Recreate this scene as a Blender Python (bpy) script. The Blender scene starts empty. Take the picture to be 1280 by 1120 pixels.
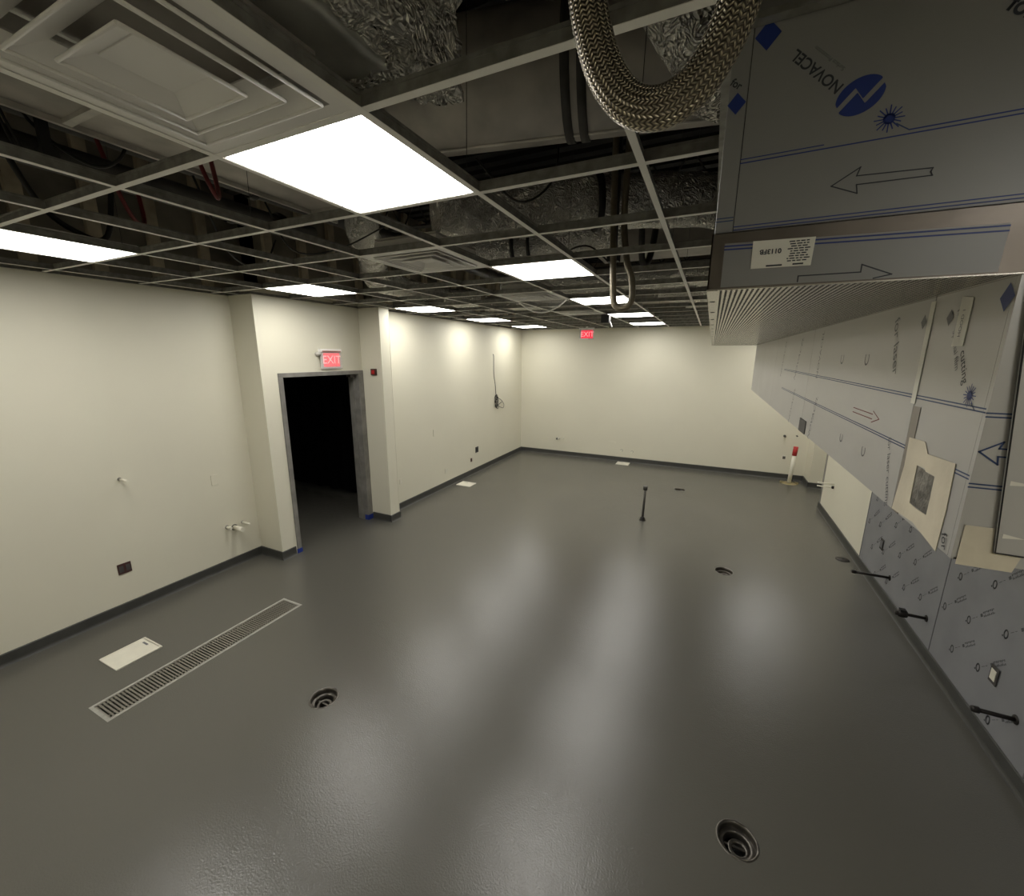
import bpy, bmesh, math, random
from mathutils import Vector, Matrix

random.seed(7)
SC = bpy.context.scene
COL = SC.collection
PI = math.pi

# ------------------------------------------------------------------ camera
F_PX = 520.58
CAM = Vector((0.2693, -0.9503, 2.3668))
YAW, PITCH, ROLL = 0.43860, -0.21743, 0.00537
_f = Vector((-math.sin(YAW) * math.cos(PITCH), math.cos(YAW) * math.cos(PITCH), math.sin(PITCH)))
_r = Vector((math.cos(YAW), math.sin(YAW), 0))
_u = _r.cross(_f)
_r2 = math.cos(ROLL) * _r + math.sin(ROLL) * _u
_u2 = -math.sin(ROLL) * _r + math.cos(ROLL) * _u
cam_data = bpy.data.cameras.new('camera')
cam_data.sensor_fit = 'HORIZONTAL'
cam_data.sensor_width = 36.0
cam_data.lens = 36.0 * F_PX / 1280.0
cam_data.clip_start = 0.02
cam = bpy.data.objects.new('camera', cam_data)
COL.objects.link(cam)
cam.matrix_world = Matrix(((_r2.x, _u2.x, -_f.x, CAM.x), (_r2.y, _u2.y, -_f.y, CAM.y),
                           (_r2.z, _u2.z, -_f.z, CAM.z), (0, 0, 0, 1)))
SC.camera = cam

# ------------------------------------------------------------------ world and exposure (all the light comes from the ceiling panels)
w = bpy.data.worlds.new('world'); SC.world = w; w.use_nodes = True
w.node_tree.nodes['Background'].inputs[0].default_value = (0.9, 0.95, 1, 1)
w.node_tree.nodes['Background'].inputs[1].default_value = 0.0
SC.view_settings.view_transform = 'Standard'
SC.view_settings.look = 'None'
SC.view_settings.exposure = 0.0
SC.view_settings.gamma = 1.0
SC.view_settings.use_curve_mapping = False
PANEL_STRENGTH = 17.5

# ------------------------------------------------------------------ helpers
H = 2.98          # height of the ceiling grid
G = 0.61          # grid cell
DECK = 4.35

class MB:
    def __init__(s): s.v = []; s.f = []; s.uv = {}; s.sm = []
    def face(s, idx, smooth=False, uv=None):
        if uv: s.uv[len(s.f)] = uv
        s.f.append(tuple(idx)); s.sm.append(smooth)
    def quad(s, a, b, c, d):
        n = len(s.v); s.v += [tuple(a), tuple(b), tuple(c), tuple(d)]; s.face((n, n+1, n+2, n+3)); return s
    def box(s, x0, x1, y0, y1, z0, z1):
        n = len(s.v)
        s.v += [(x0,y0,z0),(x1,y0,z0),(x1,y1,z0),(x0,y1,z0),(x0,y0,z1),(x1,y0,z1),(x1,y1,z1),(x0,y1,z1)]
        for q in ((3,2,1,0),(4,5,6,7),(0,1,5,4),(1,2,6,5),(2,3,7,6),(3,0,4,7)): s.face([n+i for i in q])
        return s
    def prism(s, pts, axis, a, b):
        """polygon pts (2-tuples in the two other axes, in axis order) extruded from a to b along axis"""
        def P(p, t):
            return {0: (t, p[0], p[1]), 1: (p[0], t, p[1]), 2: (p[0], p[1], t)}[axis]
        n = len(s.v); k = len(pts)
        s.v += [P(p, a) for p in pts] + [P(p, b) for p in pts]
        s.face(list(range(n, n+k))[::-1]); s.face(range(n+k, n+2*k))
        for i in range(k): s.face((n+i, n+(i+1) % k, n+k+(i+1) % k, n+k+i))
        return s
    def tube(s, path, r, n=10, smooth_path=0, cap=True, rfun=None):
        P = [Vector(p) for p in path]
        if smooth_path: P = catmull(P, smooth_path)
        T = [(P[min(i+1, len(P)-1)] - P[max(i-1, 0)]).normalized() for i in range(len(P))]
        ref = Vector((0, 0, 1)) if abs(T[0].z) < 0.9 else Vector((1, 0, 0))
        nx = T[0].cross(ref).normalized(); base = len(s.v); L = 0.0; Ls = []
        for i, p in enumerate(P):
            if i: L += (p - P[i-1]).length
            Ls.append(L)
            nx = (nx - T[i] * nx.dot(T[i])).normalized(); ny = T[i].cross(nx)
            for k in range(n):
                a = 2*PI*k/n; rr = r if rfun is None else rfun(L, a)
                s.v.append(tuple(p + nx*math.cos(a)*rr + ny*math.sin(a)*rr))
        for i in range(len(P)-1):
            for k in range(n):
                a, b = base+i*n+k, base+i*n+(k+1) % n
                s.face((a, b, b+n, a+n), True, ((k/n, Ls[i]), ((k+1)/n, Ls[i]), ((k+1)/n, Ls[i+1]), (k/n, Ls[i+1])))
        if cap:
            s.face([base+k for k in range(n)][::-1]); e = base+(len(P)-1)*n
            s.face([e+k for k in range(n)])
        return s
    def lathe(s, prof, c, axis=2, n=24, smooth=True):
        """prof: (radius, height) list turned about axis through c"""
        base = len(s.v)
        for r, h in prof:
            for k in range(n):
                a = 2*PI*k/n; x, y = r*math.cos(a), r*math.sin(a)
                o = {2: (x, y, h), 0: (h, x, y), 1: (x, h, y)}[axis]
                s.v.append((c[0]+o[0], c[1]+o[1], c[2]+o[2]))
        for i in range(len(prof)-1):
            for k in range(n):
                a, b = base+i*n+k, base+i*n+(k+1) % n
                s.face((a, b, b+n, a+n), smooth)
        return s
    def mesh(s, name):
        m = bpy.data.meshes.new(name); m.from_pydata(s.v, [], s.f); 
        m.polygons.foreach_set('use_smooth', s.sm)
        if s.uv:
            l = m.uv_layers.new(name='UVMap')
            for p in m.polygons:
                u = s.uv.get(p.index)
                if u:
                    for li, c in zip(p.loop_indices, u): l.data[li].uv = c
        m.update(); return m
    def build(s, name, mat, parent=None, loc=None):
        o = bpy.data.objects.new(name, s.mesh(name)); COL.objects.link(o)
        o.data.materials.append(mat)
        if loc: o.location = loc
        if parent: o.parent = parent; o.matrix_parent_inverse = Matrix.Translation(-parent.location)
        return o

def catmull(P, n):
    out = []
    Q = [P[0]*2-P[1]] + P + [P[-1]*2-P[-2]]
    for i in range(1, len(Q)-2):
        a, b, c, d = Q[i-1], Q[i], Q[i+1], Q[i+2]
        for k in range(n):
            t = k/n
            out.append(0.5*((2*b)+(c-a)*t+(2*a-5*b+4*c-d)*t*t+(3*b-a-3*c+d)*t*t*t))
    out.append(P[-1]); return out

def bevel(o, wd=0.003, seg=2):
    bm = bmesh.new(); bm.from_mesh(o.data)
    bmesh.ops.remove_doubles(bm, verts=bm.verts, dist=1e-6)
    bmesh.ops.bevel(bm, geom=[e for e in bm.edges if len(e.link_faces) == 2 and e.calc_face_angle(0) > 0.5], offset=wd, segments=seg, affect='EDGES', profile=0.5)
    bm.to_mesh(o.data); bm.free(); return o

def tag(o, label=None, cat=None, group=None, kind=None):
    if label: o['label'] = label
    if cat: o['category'] = cat
    if group: o['group'] = group
    if kind: o['kind'] = kind
    return o
def thing(name, loc, label, cat, group=None):
    o = bpy.data.objects.new(name, None); COL.objects.link(o); o.location = loc; o.empty_display_size = 0.1
    return tag(o, label, cat, group)
def struct(name, mb, mat):
    return tag(mb.build(name, mat), kind='structure')
def part(name, src, parent, offset, mat=None):
    """another copy of a part that shares its mesh data"""
    o = bpy.data.objects.new(name, src); COL.objects.link(o); o.parent = parent
    o.location = Vector(offset)
    return o
def child(o, parent):
    o.parent = parent; o.matrix_parent_inverse = Matrix.Translation(-parent.location); return o

_dg = None
def text_mesh(name, body, size, mat, parent, M, extrude=0.0, align='CENTER', bold=0.0):
    c = bpy.data.curves.new(name, 'FONT'); c.body = body; c.size = size; c.extrude = extrude; c.offset = bold
    c.align_x = align; c.align_y = 'CENTER'
    t = bpy.data.objects.new(name, c); COL.objects.link(t)
    bpy.context.view_layer.update()
    me = bpy.data.meshes.new_from_object(t.evaluated_get(bpy.context.evaluated_depsgraph_get()))
    bpy.data.objects.remove(t); bpy.data.curves.remove(c)
    me.transform(M); me.name = name
    me.materials.clear(); me.materials.append(mat)
    o = bpy.data.objects.new(name, me); COL.objects.link(o)
    if parent: child(o, parent)
    return o
def face_negY(x, y, z, ang=0):      # text plane facing -Y, rotated by ang in the plane
    return Matrix.Translation((x, y, z)) @ Matrix.Rotation(PI/2, 4, 'X') @ Matrix.Rotation(ang, 4, 'Z')
def face_negX(x, y, z, ang=0):      # facing -X, reading towards -Y
    return Matrix.Translation((x, y, z)) @ Matrix.Rotation(-PI/2, 4, 'Z') @ Matrix.Rotation(PI/2, 4, 'X') @ Matrix.Rotation(ang, 4, 'Z')
def face_posX(x, y, z, ang=0):
    return Matrix.Translation((x, y, z)) @ Matrix.Rotation(PI/2, 4, 'Z') @ Matrix.Rotation(PI/2, 4, 'X') @ Matrix.Rotation(ang, 4, 'Z')
def flat(polys, name, mat, parent, M):
    """flat print: polygons given in plane coordinates, placed by M"""
    mb = MB()
    for p in polys:
        n = len(mb.v); mb.v += [tuple(M @ Vector((q[0], q[1], 0))) for q in p]; mb.face(range(n, n+len(p)))
    return mb.build(name, mat, parent)
def stroke(pts, wd, closed=False):
    """polyline -> list of quads of width wd"""
    out = []; n = len(pts)
    for i in range(n if closed else n-1):
        a, b = Vector(pts[i]), Vector(pts[(i+1) % n]); d = (b-a).normalized()*wd/2; q = Vector((-d.y, d.x))
        out.append([a-d-q, b+d-q, b+d+q, a-d+q])
    return out

# ------------------------------------------------------------------ materials
MAT = {}
def mat(name, col, rough=0.5, metal=0.0, noise=0.0, nscale=20, bump=0.0, bscale=200, spec=0.5, detail=4, emit=None, estr=0, rnoise=0.0, coat=0.0):
    m = bpy.data.materials.new(name); m.use_nodes = True; nt = m.node_tree; N = nt.nodes; L = nt.links
    b = N['Principled BSDF']
    b.inputs['Base Color'].default_value = (*col, 1); b.inputs['Roughness'].default_value = rough
    b.inputs['Metallic'].default_value = metal; b.inputs['Specular IOR Level'].default_value = spec
    b.inputs['Coat Weight'].default_value = coat; b.inputs['Coat Roughness'].default_value = 0.15
    tc = N.new('ShaderNodeTexCoord')
    if noise or rnoise:
        t = N.new('ShaderNodeTexNoise'); t.inputs['Scale'].default_value = nscale; t.inputs['Detail'].default_value = detail
        L.new(tc.outputs['Object'], t.inputs['Vector'])
        if noise:
            mx = N.new('ShaderNodeMixRGB'); mx.inputs[1].default_value = (*[c*(1-noise) for c in col], 1)
            mx.inputs[2].default_value = (*[min(1, c*(1+noise)) for c in col], 1)
            rp = N.new('ShaderNodeMapRange'); rp.inputs[1].default_value = 0.3; rp.inputs[2].default_value = 0.7
            L.new(t.outputs['Fac'], rp.inputs[0]); L.new(rp.outputs[0], mx.inputs[0]); L.new(mx.outputs[0], b.inputs['Base Color'])
        if rnoise:
            rr = N.new('ShaderNodeMapRange'); rr.inputs[1].default_value = 0.3; rr.inputs[2].default_value = 0.7
            rr.inputs[3].default_value = rough-rnoise; rr.inputs[4].default_value = rough+rnoise
            L.new(t.outputs['Fac'], rr.inputs[0]); L.new(rr.outputs[0], b.inputs['Roughness'])
    if bump:
        t2 = N.new('ShaderNodeTexNoise'); t2.inputs['Scale'].default_value = bscale; t2.inputs['Detail'].default_value = 3
        L.new(tc.outputs['Object'], t2.inputs['Vector'])
        bp = N.new('ShaderNodeBump'); bp.inputs['Strength'].default_value = bump; bp.inputs['Distance'].default_value = 0.01
        L.new(t2.outputs['Fac'], bp.inputs['Height']); L.new(bp.outputs[0], b.inputs['Normal'])
    if emit:
        b.inputs['Emission Color'].default_value = (*emit, 1); b.inputs['Emission Strength'].default_value = estr
    MAT[name] = m; return m

WALL = mat('painted_drywall', (0.70, 0.67, 0.545), 0.55, noise=0.02, nscale=1.3, bump=0.04, bscale=160)
BASE = mat('grey_cove_base', (0.05, 0.05, 0.045), 0.45, noise=0.15, nscale=8)
TEE = mat('painted_tee', (0.88, 0.86, 0.80), 0.45)
TEEW = mat('galvanised_tee_web', (0.27, 0.265, 0.24), 0.45, 0.4, noise=0.25, nscale=25)
LENS = mat('lit_lens', (0.9, 0.9, 0.9), 0.4, emit=(1.0, 0.975, 0.92), estr=PANEL_STRENGTH)
WHITE = mat('white_enamel', (0.86, 0.84, 0.80), 0.4)
PLASTIC = mat('cream_plastic', (0.72, 0.69, 0.58), 0.35, noise=0.05, nscale=12)
PVC = mat('white_pvc', (0.75, 0.72, 0.60), 0.3)
GALV = mat('galvanised_sheet', (0.55, 0.53, 0.49), 0.42, 0.6, noise=0.3, nscale=5, rnoise=0.12)
GALVD = mat('dull_duct_metal', (0.42, 0.395, 0.36), 0.5, 0.35, noise=0.3, nscale=4, rnoise=0.1)
FOIL = mat('crumpled_foil', (0.90, 0.88, 0.82), 0.20, 0.6, noise=0.08, nscale=10, bump=0.5, bscale=30, rnoise=0.1)
FOILF = mat('foil_facing', (0.50, 0.50, 0.47), 0.35, 0.4, noise=0.25, nscale=6, bump=0.35, bscale=9)
BLACK = mat('black_rubber', (0.012, 0.012, 0.012), 0.6)
DARK = mat('dark_steel', (0.07, 0.066, 0.062), 0.6, 0.3, noise=0.4, nscale=6)
DECKM = mat('dark_deck', (0.02, 0.02, 0.022), 0.8)
BOARD = mat('bare_board', (0.20, 0.18, 0.145), 0.8, noise=0.35, nscale=3)
STUD = mat('tan_stud', (0.42, 0.36, 0.26), 0.7, noise=0.3, nscale=6)
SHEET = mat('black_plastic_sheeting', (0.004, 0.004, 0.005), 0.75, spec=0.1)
FRAME = mat('primed_steel_frame', (0.23, 0.22, 0.20), 0.45, 0.2, noise=0.22, nscale=7)
FILM = mat('film_covered_steel', (0.44, 0.43, 0.41), 0.36, 0.2, noise=0.04, nscale=3, rnoise=0.05)
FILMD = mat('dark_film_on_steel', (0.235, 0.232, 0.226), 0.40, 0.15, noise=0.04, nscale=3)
FILMB = mat('blue_grey_film', (0.30, 0.305, 0.32), 0.42, 0.35, noise=0.07, nscale=3)
STEEL = mat('bare_steel', (0.15, 0.13, 0.11), 0.38, 0.8, noise=0.2, nscale=9, rnoise=0.08)
PERF = mat('perforated_steel', (0.50, 0.47, 0.42), 0.24, 0.85)
HOLE = mat('hole_dark', (0.008, 0.008, 0.008), 0.9)
INK = mat('black_ink', (0.02, 0.022, 0.03), 0.5)
BLUE = mat('blue_ink', (0.012, 0.03, 0.17), 0.45)
BLUEL = mat('line_ink', (0.02, 0.045, 0.13), 0.5)
GREYINK = mat('faded_ink', (0.14, 0.14, 0.15), 0.5)
PRINT = mat('grey_print', (0.075, 0.078, 0.085), 0.5)
WINFOIL = mat('grey_crumpled_lining', (0.20, 0.19, 0.18), 0.3, 0.5, noise=0.35, nscale=40, bump=0.5, bscale=45)
PAPER = mat('masking_paper', (0.62, 0.56, 0.43), 0.7, noise=0.08, nscale=9, bump=0.3, bscale=18)
LABEL = mat('white_label', (0.70, 0.68, 0.60), 0.5)
TAPE = mat('blue_tape', (0.01, 0.03, 0.23), 0.55)
BROWN = mat('brown_cover', (0.06, 0.022, 0.018), 0.5)
RED = mat('red_cap', (0.42, 0.02, 0.02), 0.4)
REDWIRE = mat('red_wire', (0.16, 0.02, 0.02), 0.5)
WIRE = mat('black_wire', (0.015, 0.014, 0.013), 0.5)
IRON = mat('black_iron_pipe', (0.02, 0.017, 0.015), 0.45, 0.4)
COPPER = mat('grey_post', (0.10, 0.095, 0.085), 0.45, 0.5)
ESCUT = mat('brass_flange', (0.42, 0.36, 0.20), 0.35, 0.6)
EXITR = mat('exit_red', (0.6, 0.02, 0.04), 0.4, emit=(1.0, 0.05, 0.09), estr=0.75)
EXITW = mat('exit_letter', (0.9, 0.5, 0.5), 0.4, emit=(1.0, 0.30, 0.32), estr=0.9)
DRAINM = mat('drain_steel', (0.13, 0.12, 0.105), 0.3, 0.85, noise=0.2, nscale=30)
GRATE = mat('grate_bar_steel', (0.30, 0.285, 0.25), 0.35, 0.7)
GROUT = mat('light_edge_strip', (0.34, 0.33, 0.29), 0.5, noise=0.15, nscale=30)
CLEAR = mat('clear_plastic', (0.55, 0.55, 0.53), 0.25)

# crumpled foil gets faceted creases
def creases():
    nt = FOIL.node_tree; N = nt.nodes; L = nt.links; b = N['Principled BSDF']
    tc = N.new('ShaderNodeTexCoord'); vo = N.new('ShaderNodeTexVoronoi'); vo.inputs['Scale'].default_value = 22
    wn = N.new('ShaderNodeTexNoise'); wn.inputs['Scale'].default_value = 7
    ad = N.new('ShaderNodeVectorMath'); ad.operation = 'ADD'
    L.new(tc.outputs['Object'], wn.inputs['Vector']); L.new(tc.outputs['Object'], ad.inputs[0]); L.new(wn.outputs['Color'], ad.inputs[1])
    L.new(ad.outputs[0], vo.inputs['Vector'])
    bp = N.new('ShaderNodeBump'); bp.inputs['Strength'].default_value = 0.9; bp.inputs['Distance'].default_value = 0.03
    old = b.inputs['Normal'].links[0].from_socket
    L.new(vo.outputs['Distance'], bp.inputs['Height']); L.new(old, bp.inputs['Normal']); L.new(bp.outputs[0], b.inputs['Normal'])
creases()
# epoxy floor: fine broadcast texture under a glossy top coat
FLOOR = mat('grey_epoxy', (0.102, 0.098, 0.083), 0.225, spec=0.68)
def floor_nodes():
    nt = FLOOR.node_tree; N = nt.nodes; L = nt.links; b = N['Principled BSDF']
    tc = N.new('ShaderNodeTexCoord')
    a = N.new('ShaderNodeTexNoise'); a.inputs['Scale'].default_value = 115; a.inputs['Detail'].default_value = 3
    c = N.new('ShaderNodeTexNoise'); c.inputs['Scale'].default_value = 14; c.inputs['Detail'].default_value = 3
    L.new(tc.outputs['Object'], a.inputs['Vector']); L.new(tc.outputs['Object'], c.inputs['Vector'])
    b1 = N.new('ShaderNodeBump'); b1.inputs['Strength'].default_value = 0.24; b1.inputs['Distance'].default_value = 0.006
    b2 = N.new('ShaderNodeBump'); b2.inputs['Strength'].default_value = 0.05; b2.inputs['Distance'].default_value = 0.02
    L.new(a.outputs['Fac'], b1.inputs['Height']); L.new(c.outputs['Fac'], b2.inputs['Height'])
    L.new(b2.outputs[0], b1.inputs['Normal']); L.new(b1.outputs[0], b.inputs['Normal'])
floor_nodes()
# woven wire braid, drawn along the tube's own coordinates
def braid():
    m = mat('braided_steel', (0.42, 0.37, 0.27), 0.32, 0.9); nt = m.node_tree; N = nt.nodes; L = nt.links; b = N['Principled BSDF']
    uv = N.new('ShaderNodeUVMap'); uv.uv_map = 'UVMap'
    sp = N.new('ShaderNodeSeparateXYZ'); L.new(uv.outputs[0], sp.inputs[0])
    def mth(op, a, bb):
        n = N.new('ShaderNodeMath'); n.operation = op
        for i, x in enumerate((a, bb)):
            if x is None: continue
            if isinstance(x, (int, float)): n.inputs[i].default_value = x
            else: L.new(x, n.inputs[i])
        return n.outputs[0]
    u = mth('PINGPONG', mth('MULTIPLY', sp.outputs[0], 32), 1.0); v = mth('MULTIPLY', sp.outputs[1], 2*PI*190)
    s1 = mth('SINE', mth('ADD', mth('MULTIPLY', u, 4.2), v), None)
    edge = mth('POWER', mth('SINE', mth('MULTIPLY', u, PI), None), 0.5)
    hh = mth('MULTIPLY', mth('ADD', mth('MULTIPLY', s1, 0.5), 0.5), edge)
    cr = N.new('ShaderNodeMixRGB'); cr.inputs[1].default_value = (0.07, 0.058, 0.042, 1); cr.inputs[2].default_value = (0.55, 0.48, 0.34, 1)
    L.new(hh, cr.inputs[0]); L.new(cr.outputs[0], b.inputs['Base Color'])
    bp = N.new('ShaderNodeBump'); bp.inputs['Strength'].default_value = 0.8; bp.inputs['Distance'].default_value = 0.003
    L.new(hh, bp.inputs['Height']); L.new(bp.outputs[0], b.inputs['Normal'])
    return m
BRAID = braid()

# ================================================================== SETTING
XL, XLF, XD, XR, YB, YR = -4.47, -3.96, -4.09, 2.05, 8.60, -3.0
# floor with real recesses for the drains
DRAINS = [(-1.985, 0.745), (0.615, 1.0), (0.62, 3.97), (-0.035, 6.93)]
TR = (-3.36, -3.10, -0.01, 1.46)
fl = MB().box(-8.0, 3.2, YR-0.2, 9.0, -0.25, 0.0).build('floor', FLOOR)
def cut(target, cutters):
    cs = []
    for mb in cutters:
        c = mb.build('cutter', FLOOR); cs.append(c)
        md = target.modifiers.new('cut', 'BOOLEAN'); md.operation = 'DIFFERENCE'; md.object = c; md.solver = 'EXACT'
    bpy.context.view_layer.update()
    me = bpy.data.meshes.new_from_object(target.evaluated_get(bpy.context.evaluated_depsgraph_get()))
    target.modifiers.clear(); target.data = me; me.name = target.name
    for c in cs: bpy.data.objects.remove(c)
def cyl(c, r, z0, z1, n=32):
    mb = MB(); mb.prism([(c[0]+r*math.cos(2*PI*k/n), c[1]+r*math.sin(2*PI*k/n)) for k in range(n)], 2, z0, z1); return mb
cut(fl, [cyl(d, 0.088, -0.16, 0.1) for d in DRAINS] + [MB().box(TR[0]+0.02, TR[1]-0.02, TR[2]+0.02, TR[3]-0.02, -0.12, 0.1)])
tag(fl, kind='structure')

WT = H + 0.06
struct('wall_left', MB().box(XL-0.15, XL, YR, 2.0, 0, WT), WALL)
struct('wall_door', MB().box(XL-0.15, XD, 2.0, 2.20, 0, WT).box(XD-0.16, XD, 2.20, 3.46, 2.15, WT)
       .box(XD-0.16, -3.73, 3.46, 3.64, 0, WT), WALL)
struct('wall_left_far', MB().box(XLF-0.15, XLF, 3.64, YB+0.15, 0, WT), WALL)
struct('wall_back', MB().box(XLF, 3.05, YB, YB+0.15, 0, WT), WALL)
wr = struct('wall_right', MB().box(XR, XR+0.15, YR, 6.93, 0, WT), WALL)
struct('wall_column', MB().box(2.11, 3.05, 8.13, YB, 0, WT), WALL)
struct('wall_alcove', MB().box(2.9, 3.05, 6.5, 8.13, 0, WT).box(2.2, 2.9, 6.5, 6.6, 0, WT), WALL)
struct('wall_rear', MB().box(XL-0.15, XR+0.15, YR-0.15, YR, 0, WT), WALL)
# walls above the grid: unfinished board and studs
up = struct('wall_plenum_left', MB().box(XL-0.15, XL, YR, 2.2, WT, DECK).box(XLF-0.15, XLF, 3.6, YB, WT, DECK).box(XD-0.16, XD, 2.2, 3.6, WT, DECK), BOARD)
sm = MB().box(0, 0.05, -0.045, 0.045, WT, DECK).mesh('stud')
sm.materials.append(STUD)
for k in range(26):
    y = -2.4 + k*0.42
    if y > 8.5: break
    x = XL if y < 2.1 else (XD if y < 3.55 else XLF)
    o = part('stud', sm, up, (x, y, 0))
struct('wall_plenum_back', MB().box(XLF, 3.05, YB, YB+0.15, WT, DECK), BOARD)
struct('wall_plenum_right', MB().box(XR, XR+0.15, YR, 6.93, WT, DECK).box(2.9, 3.05, 6.93, YB, WT, DECK), BOARD)
struct('wall_plenum_rear', MB().box(XL, XR, YR-0.15, YR, WT, DECK), BOARD)
dk = MB()
for k in range(60):
    y = YR + k*0.2
    dk.box(-4.8, 3.05, y, y+0.1, DECK, DECK+0.05); dk.box(-4.8, 3.05, y+0.1, y+0.2, DECK+0.05, DECK+0.1)
struct('ceiling_deck', dk, DECKM)

# cove base: profile with a rounded toe
def cove_pts(t=0.014, h=0.10):
    return [(0, 0), (0.03, 0), (0.022, 0.004), (0.017, 0.012), (t, 0.025), (t, h-0.004), (t-0.006, h), (0, h)]
def base_run(name, runs):
    mb = MB()
    for axis, a, b, at, sgn in runs:
        if axis == 'y': mb.prism([(at+sgn*p[0], p[1]) for p in cove_pts()], 1, a, b)
        else: mb.prism([(at+sgn*p[0], p[1]) for p in cove_pts()], 0, a, b)
    return struct(name, mb, BASE)
base_run('baseboard_left', [('y', YR, 2.0, XL, 1), ('x', XL, XD, 2.0, -1), ('y', 1.986, 2.17, XD, 1)])
base_run('baseboard_pillar', [('x', -4.06, -3.73, 3.46, -1), ('y', 3.446, 3.654, -3.73, 1)])
base_run('baseboard_left_far', [('y', 3.64, YB, XLF, 1)])
base_run('baseboard_back', [('x', XLF, 2.11, YB, -1), ('y', 8.13, YB, 2.11, -1), ('x', 2.096, 2.9, 8.13, -1)])
br = base_run('baseboard_right', [('y', YR, 6.93, XR, -1), ('x', 2.05, 2.2, 6.93, 1)])
struct('trim_1', MB().box(XR-0.004, XR+0.04, 6.93, 6.936, 0.1, WT).box(XR-0.004, XR, 6.86, 6.936, 0.1, WT), FRAME)
# bright corner bead on the pillar
struct('trim_2', MB().box(-3.735, -3.727, 3.452, 3.462, 0.1, H).box(-3.735, -3.727, 3.634, 3.642, 0.1, H), WALL)

# dark room behind the doorway
struct('wall_corridor', MB().box(-8, -4.25, 4.3, 4.4, 0, 2.9).box(-8.1, -8, 1.2, 4.4, 0, 2.9).box(-8, XL-0.15, 1.2, 1.3, 0, 2.9).box(XD-0.16, XD-0.1, 3.64, 4.4, 0, 2.9), WALL)
struct('ceiling_corridor', MB().box(-8.1, XL-0.15, 1.2, 2.2, 2.9, 2.95).box(-8.1, XD-0.16, 2.2, 4.4, 2.9, 2.95), DECKM)
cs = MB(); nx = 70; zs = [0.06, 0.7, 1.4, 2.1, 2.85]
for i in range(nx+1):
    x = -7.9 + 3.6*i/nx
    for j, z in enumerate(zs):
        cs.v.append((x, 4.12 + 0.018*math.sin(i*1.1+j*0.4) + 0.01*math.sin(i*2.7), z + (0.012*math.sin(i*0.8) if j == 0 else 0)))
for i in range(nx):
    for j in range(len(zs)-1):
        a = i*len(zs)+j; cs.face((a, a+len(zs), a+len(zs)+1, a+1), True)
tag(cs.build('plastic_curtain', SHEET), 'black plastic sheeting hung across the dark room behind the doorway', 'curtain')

# door frame
df = thing('door_1', (XD, 2.8, 0), 'grey primed steel door frame without a door in the left wall', 'door frame')
df['kind'] = 'structure'; del df['category']
bevel(MB().box(XD-0.18, XD+0.015, 2.19, 2.245, 0, 2.115).build('jamb', FRAME, df), 0.004)
bevel(MB().box(XD-0.18, XD+0.015, 3.37, 3.46, 0, 2.115).build('jamb', FRAME, df), 0.004)
bevel(MB().box(XD-0.18, XD+0.015, 2.19, 3.46, 2.115, 2.165).build('frame_head', FRAME, df), 0.004)
MB().box(XD-0.10, XD-0.07, 2.245, 2.257, 0, 2.10).box(XD-0.10, XD-0.07, 3.358, 3.37, 0, 2.10).build('door_stop', FRAME, df)
MB().box(XD-0.12, XD-0.04, 3.28, 3.37, 2.075, 2.112).build('closer_bracket', DARK, df)
for y0, y1, h in ((3.366, 3.464, 0.075), (2.186, 2.25, 0.055)):
    o = MB().box(XD-0.05, XD+0.017, y0, y1, 0.001, h).build('masking_tape', TAPE, df); o['label'] = 'blue masking tape around the foot of the jamb'

# ================================================================== CEILING GRID
ceil = thing('ceiling', (0, 0, H), 'open white T-bar ceiling grid without tiles, showing the dark void above', 'ceiling')
ceil['kind'] = 'structure'; del ceil['category']
def tee_mesh(name, length, axis):
    fl_, wb = MB(), MB()
    pf = [(-0.012, 0), (0.012, 0), (0.012, 0.0015), (-0.012, 0.0015)]
    fl_.prism(pf, axis, 0, length)
    fl_.prism([(-0.001, 0.0015), (0.001, 0.0015), (0.001, 0.032), (0.0035, 0.032), (0.0035, 0.041), (-0.0035, 0.041), (-0.0035, 0.032), (-0.001, 0.032)], axis, 0, length)
    m = fl_.mesh(name); m.materials.append(TEE); m.materials.append(TEEW)
    for p in m.polygons:
        if p.index >= 6: p.material_index = 1
    return m
LIGHTS = [(1, j) for j in (0, 3, 6, 9, 12)] + [(5, j) for j in (0, 3, 6, 9, 12)] + [(-3, 9), (-3, 12), (5, -3), (-3, -3)]
ENC_X, ENC_Y0, ENC_Y1 = 0.248, 0.10, 5.0       # enclosure over the hood takes this much out of the grid
def xleft(y): return XL if y < 2.0 else (XD if y < 3.64 else XLF)
main_cache = {}
def main_tee(i, y0, y1):
    key = round(y1-y0, 3)
    if key not in main_cache: main_cache[key] = tee_mesh('main_tee', y1-y0, 1)
    part('main_tee', main_cache[key], ceil, (-i*G, y0, 0))
for i in range(0, 7): main_tee(i, YR, YB)
main_tee(7, YR, 2.0)
for i in (-1, -2, -3):
    main_tee(i, YR, ENC_Y0); main_tee(i, ENC_Y1, YB)
ct = tee_mesh('cross_tee', G-0.004, 0)
short = {}
def cross(x0, x1, y):
    k = round(x1-x0, 2)
    if abs(k-G) < 0.02: part('cross_tee', ct, ceil, (x0+0.002, y, 0.0005)); return
    if k not in short: short[k] = tee_mesh('cross_tee', x1-x0-0.002, 0)
    part('cross_tee', short[k], ceil, (x0+0.001, y, 0.0005))
for j in range(-4, 15):
    y = j*G; xl = xleft(y)
    for i in range(0, 7):
        a, b = -(i+1)*G, -i*G
        if b > xl: cross(max(a, xl), b, y)
    if xl < -7*G: cross(xl, -7*G, y)
    if ENC_Y0 < y < ENC_Y1: cross(0, ENC_X, y)
    else:
        for i in (0, 1, 2): cross(i*G, (i+1)*G, y)
        cross(3*G, XR, y)
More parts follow.
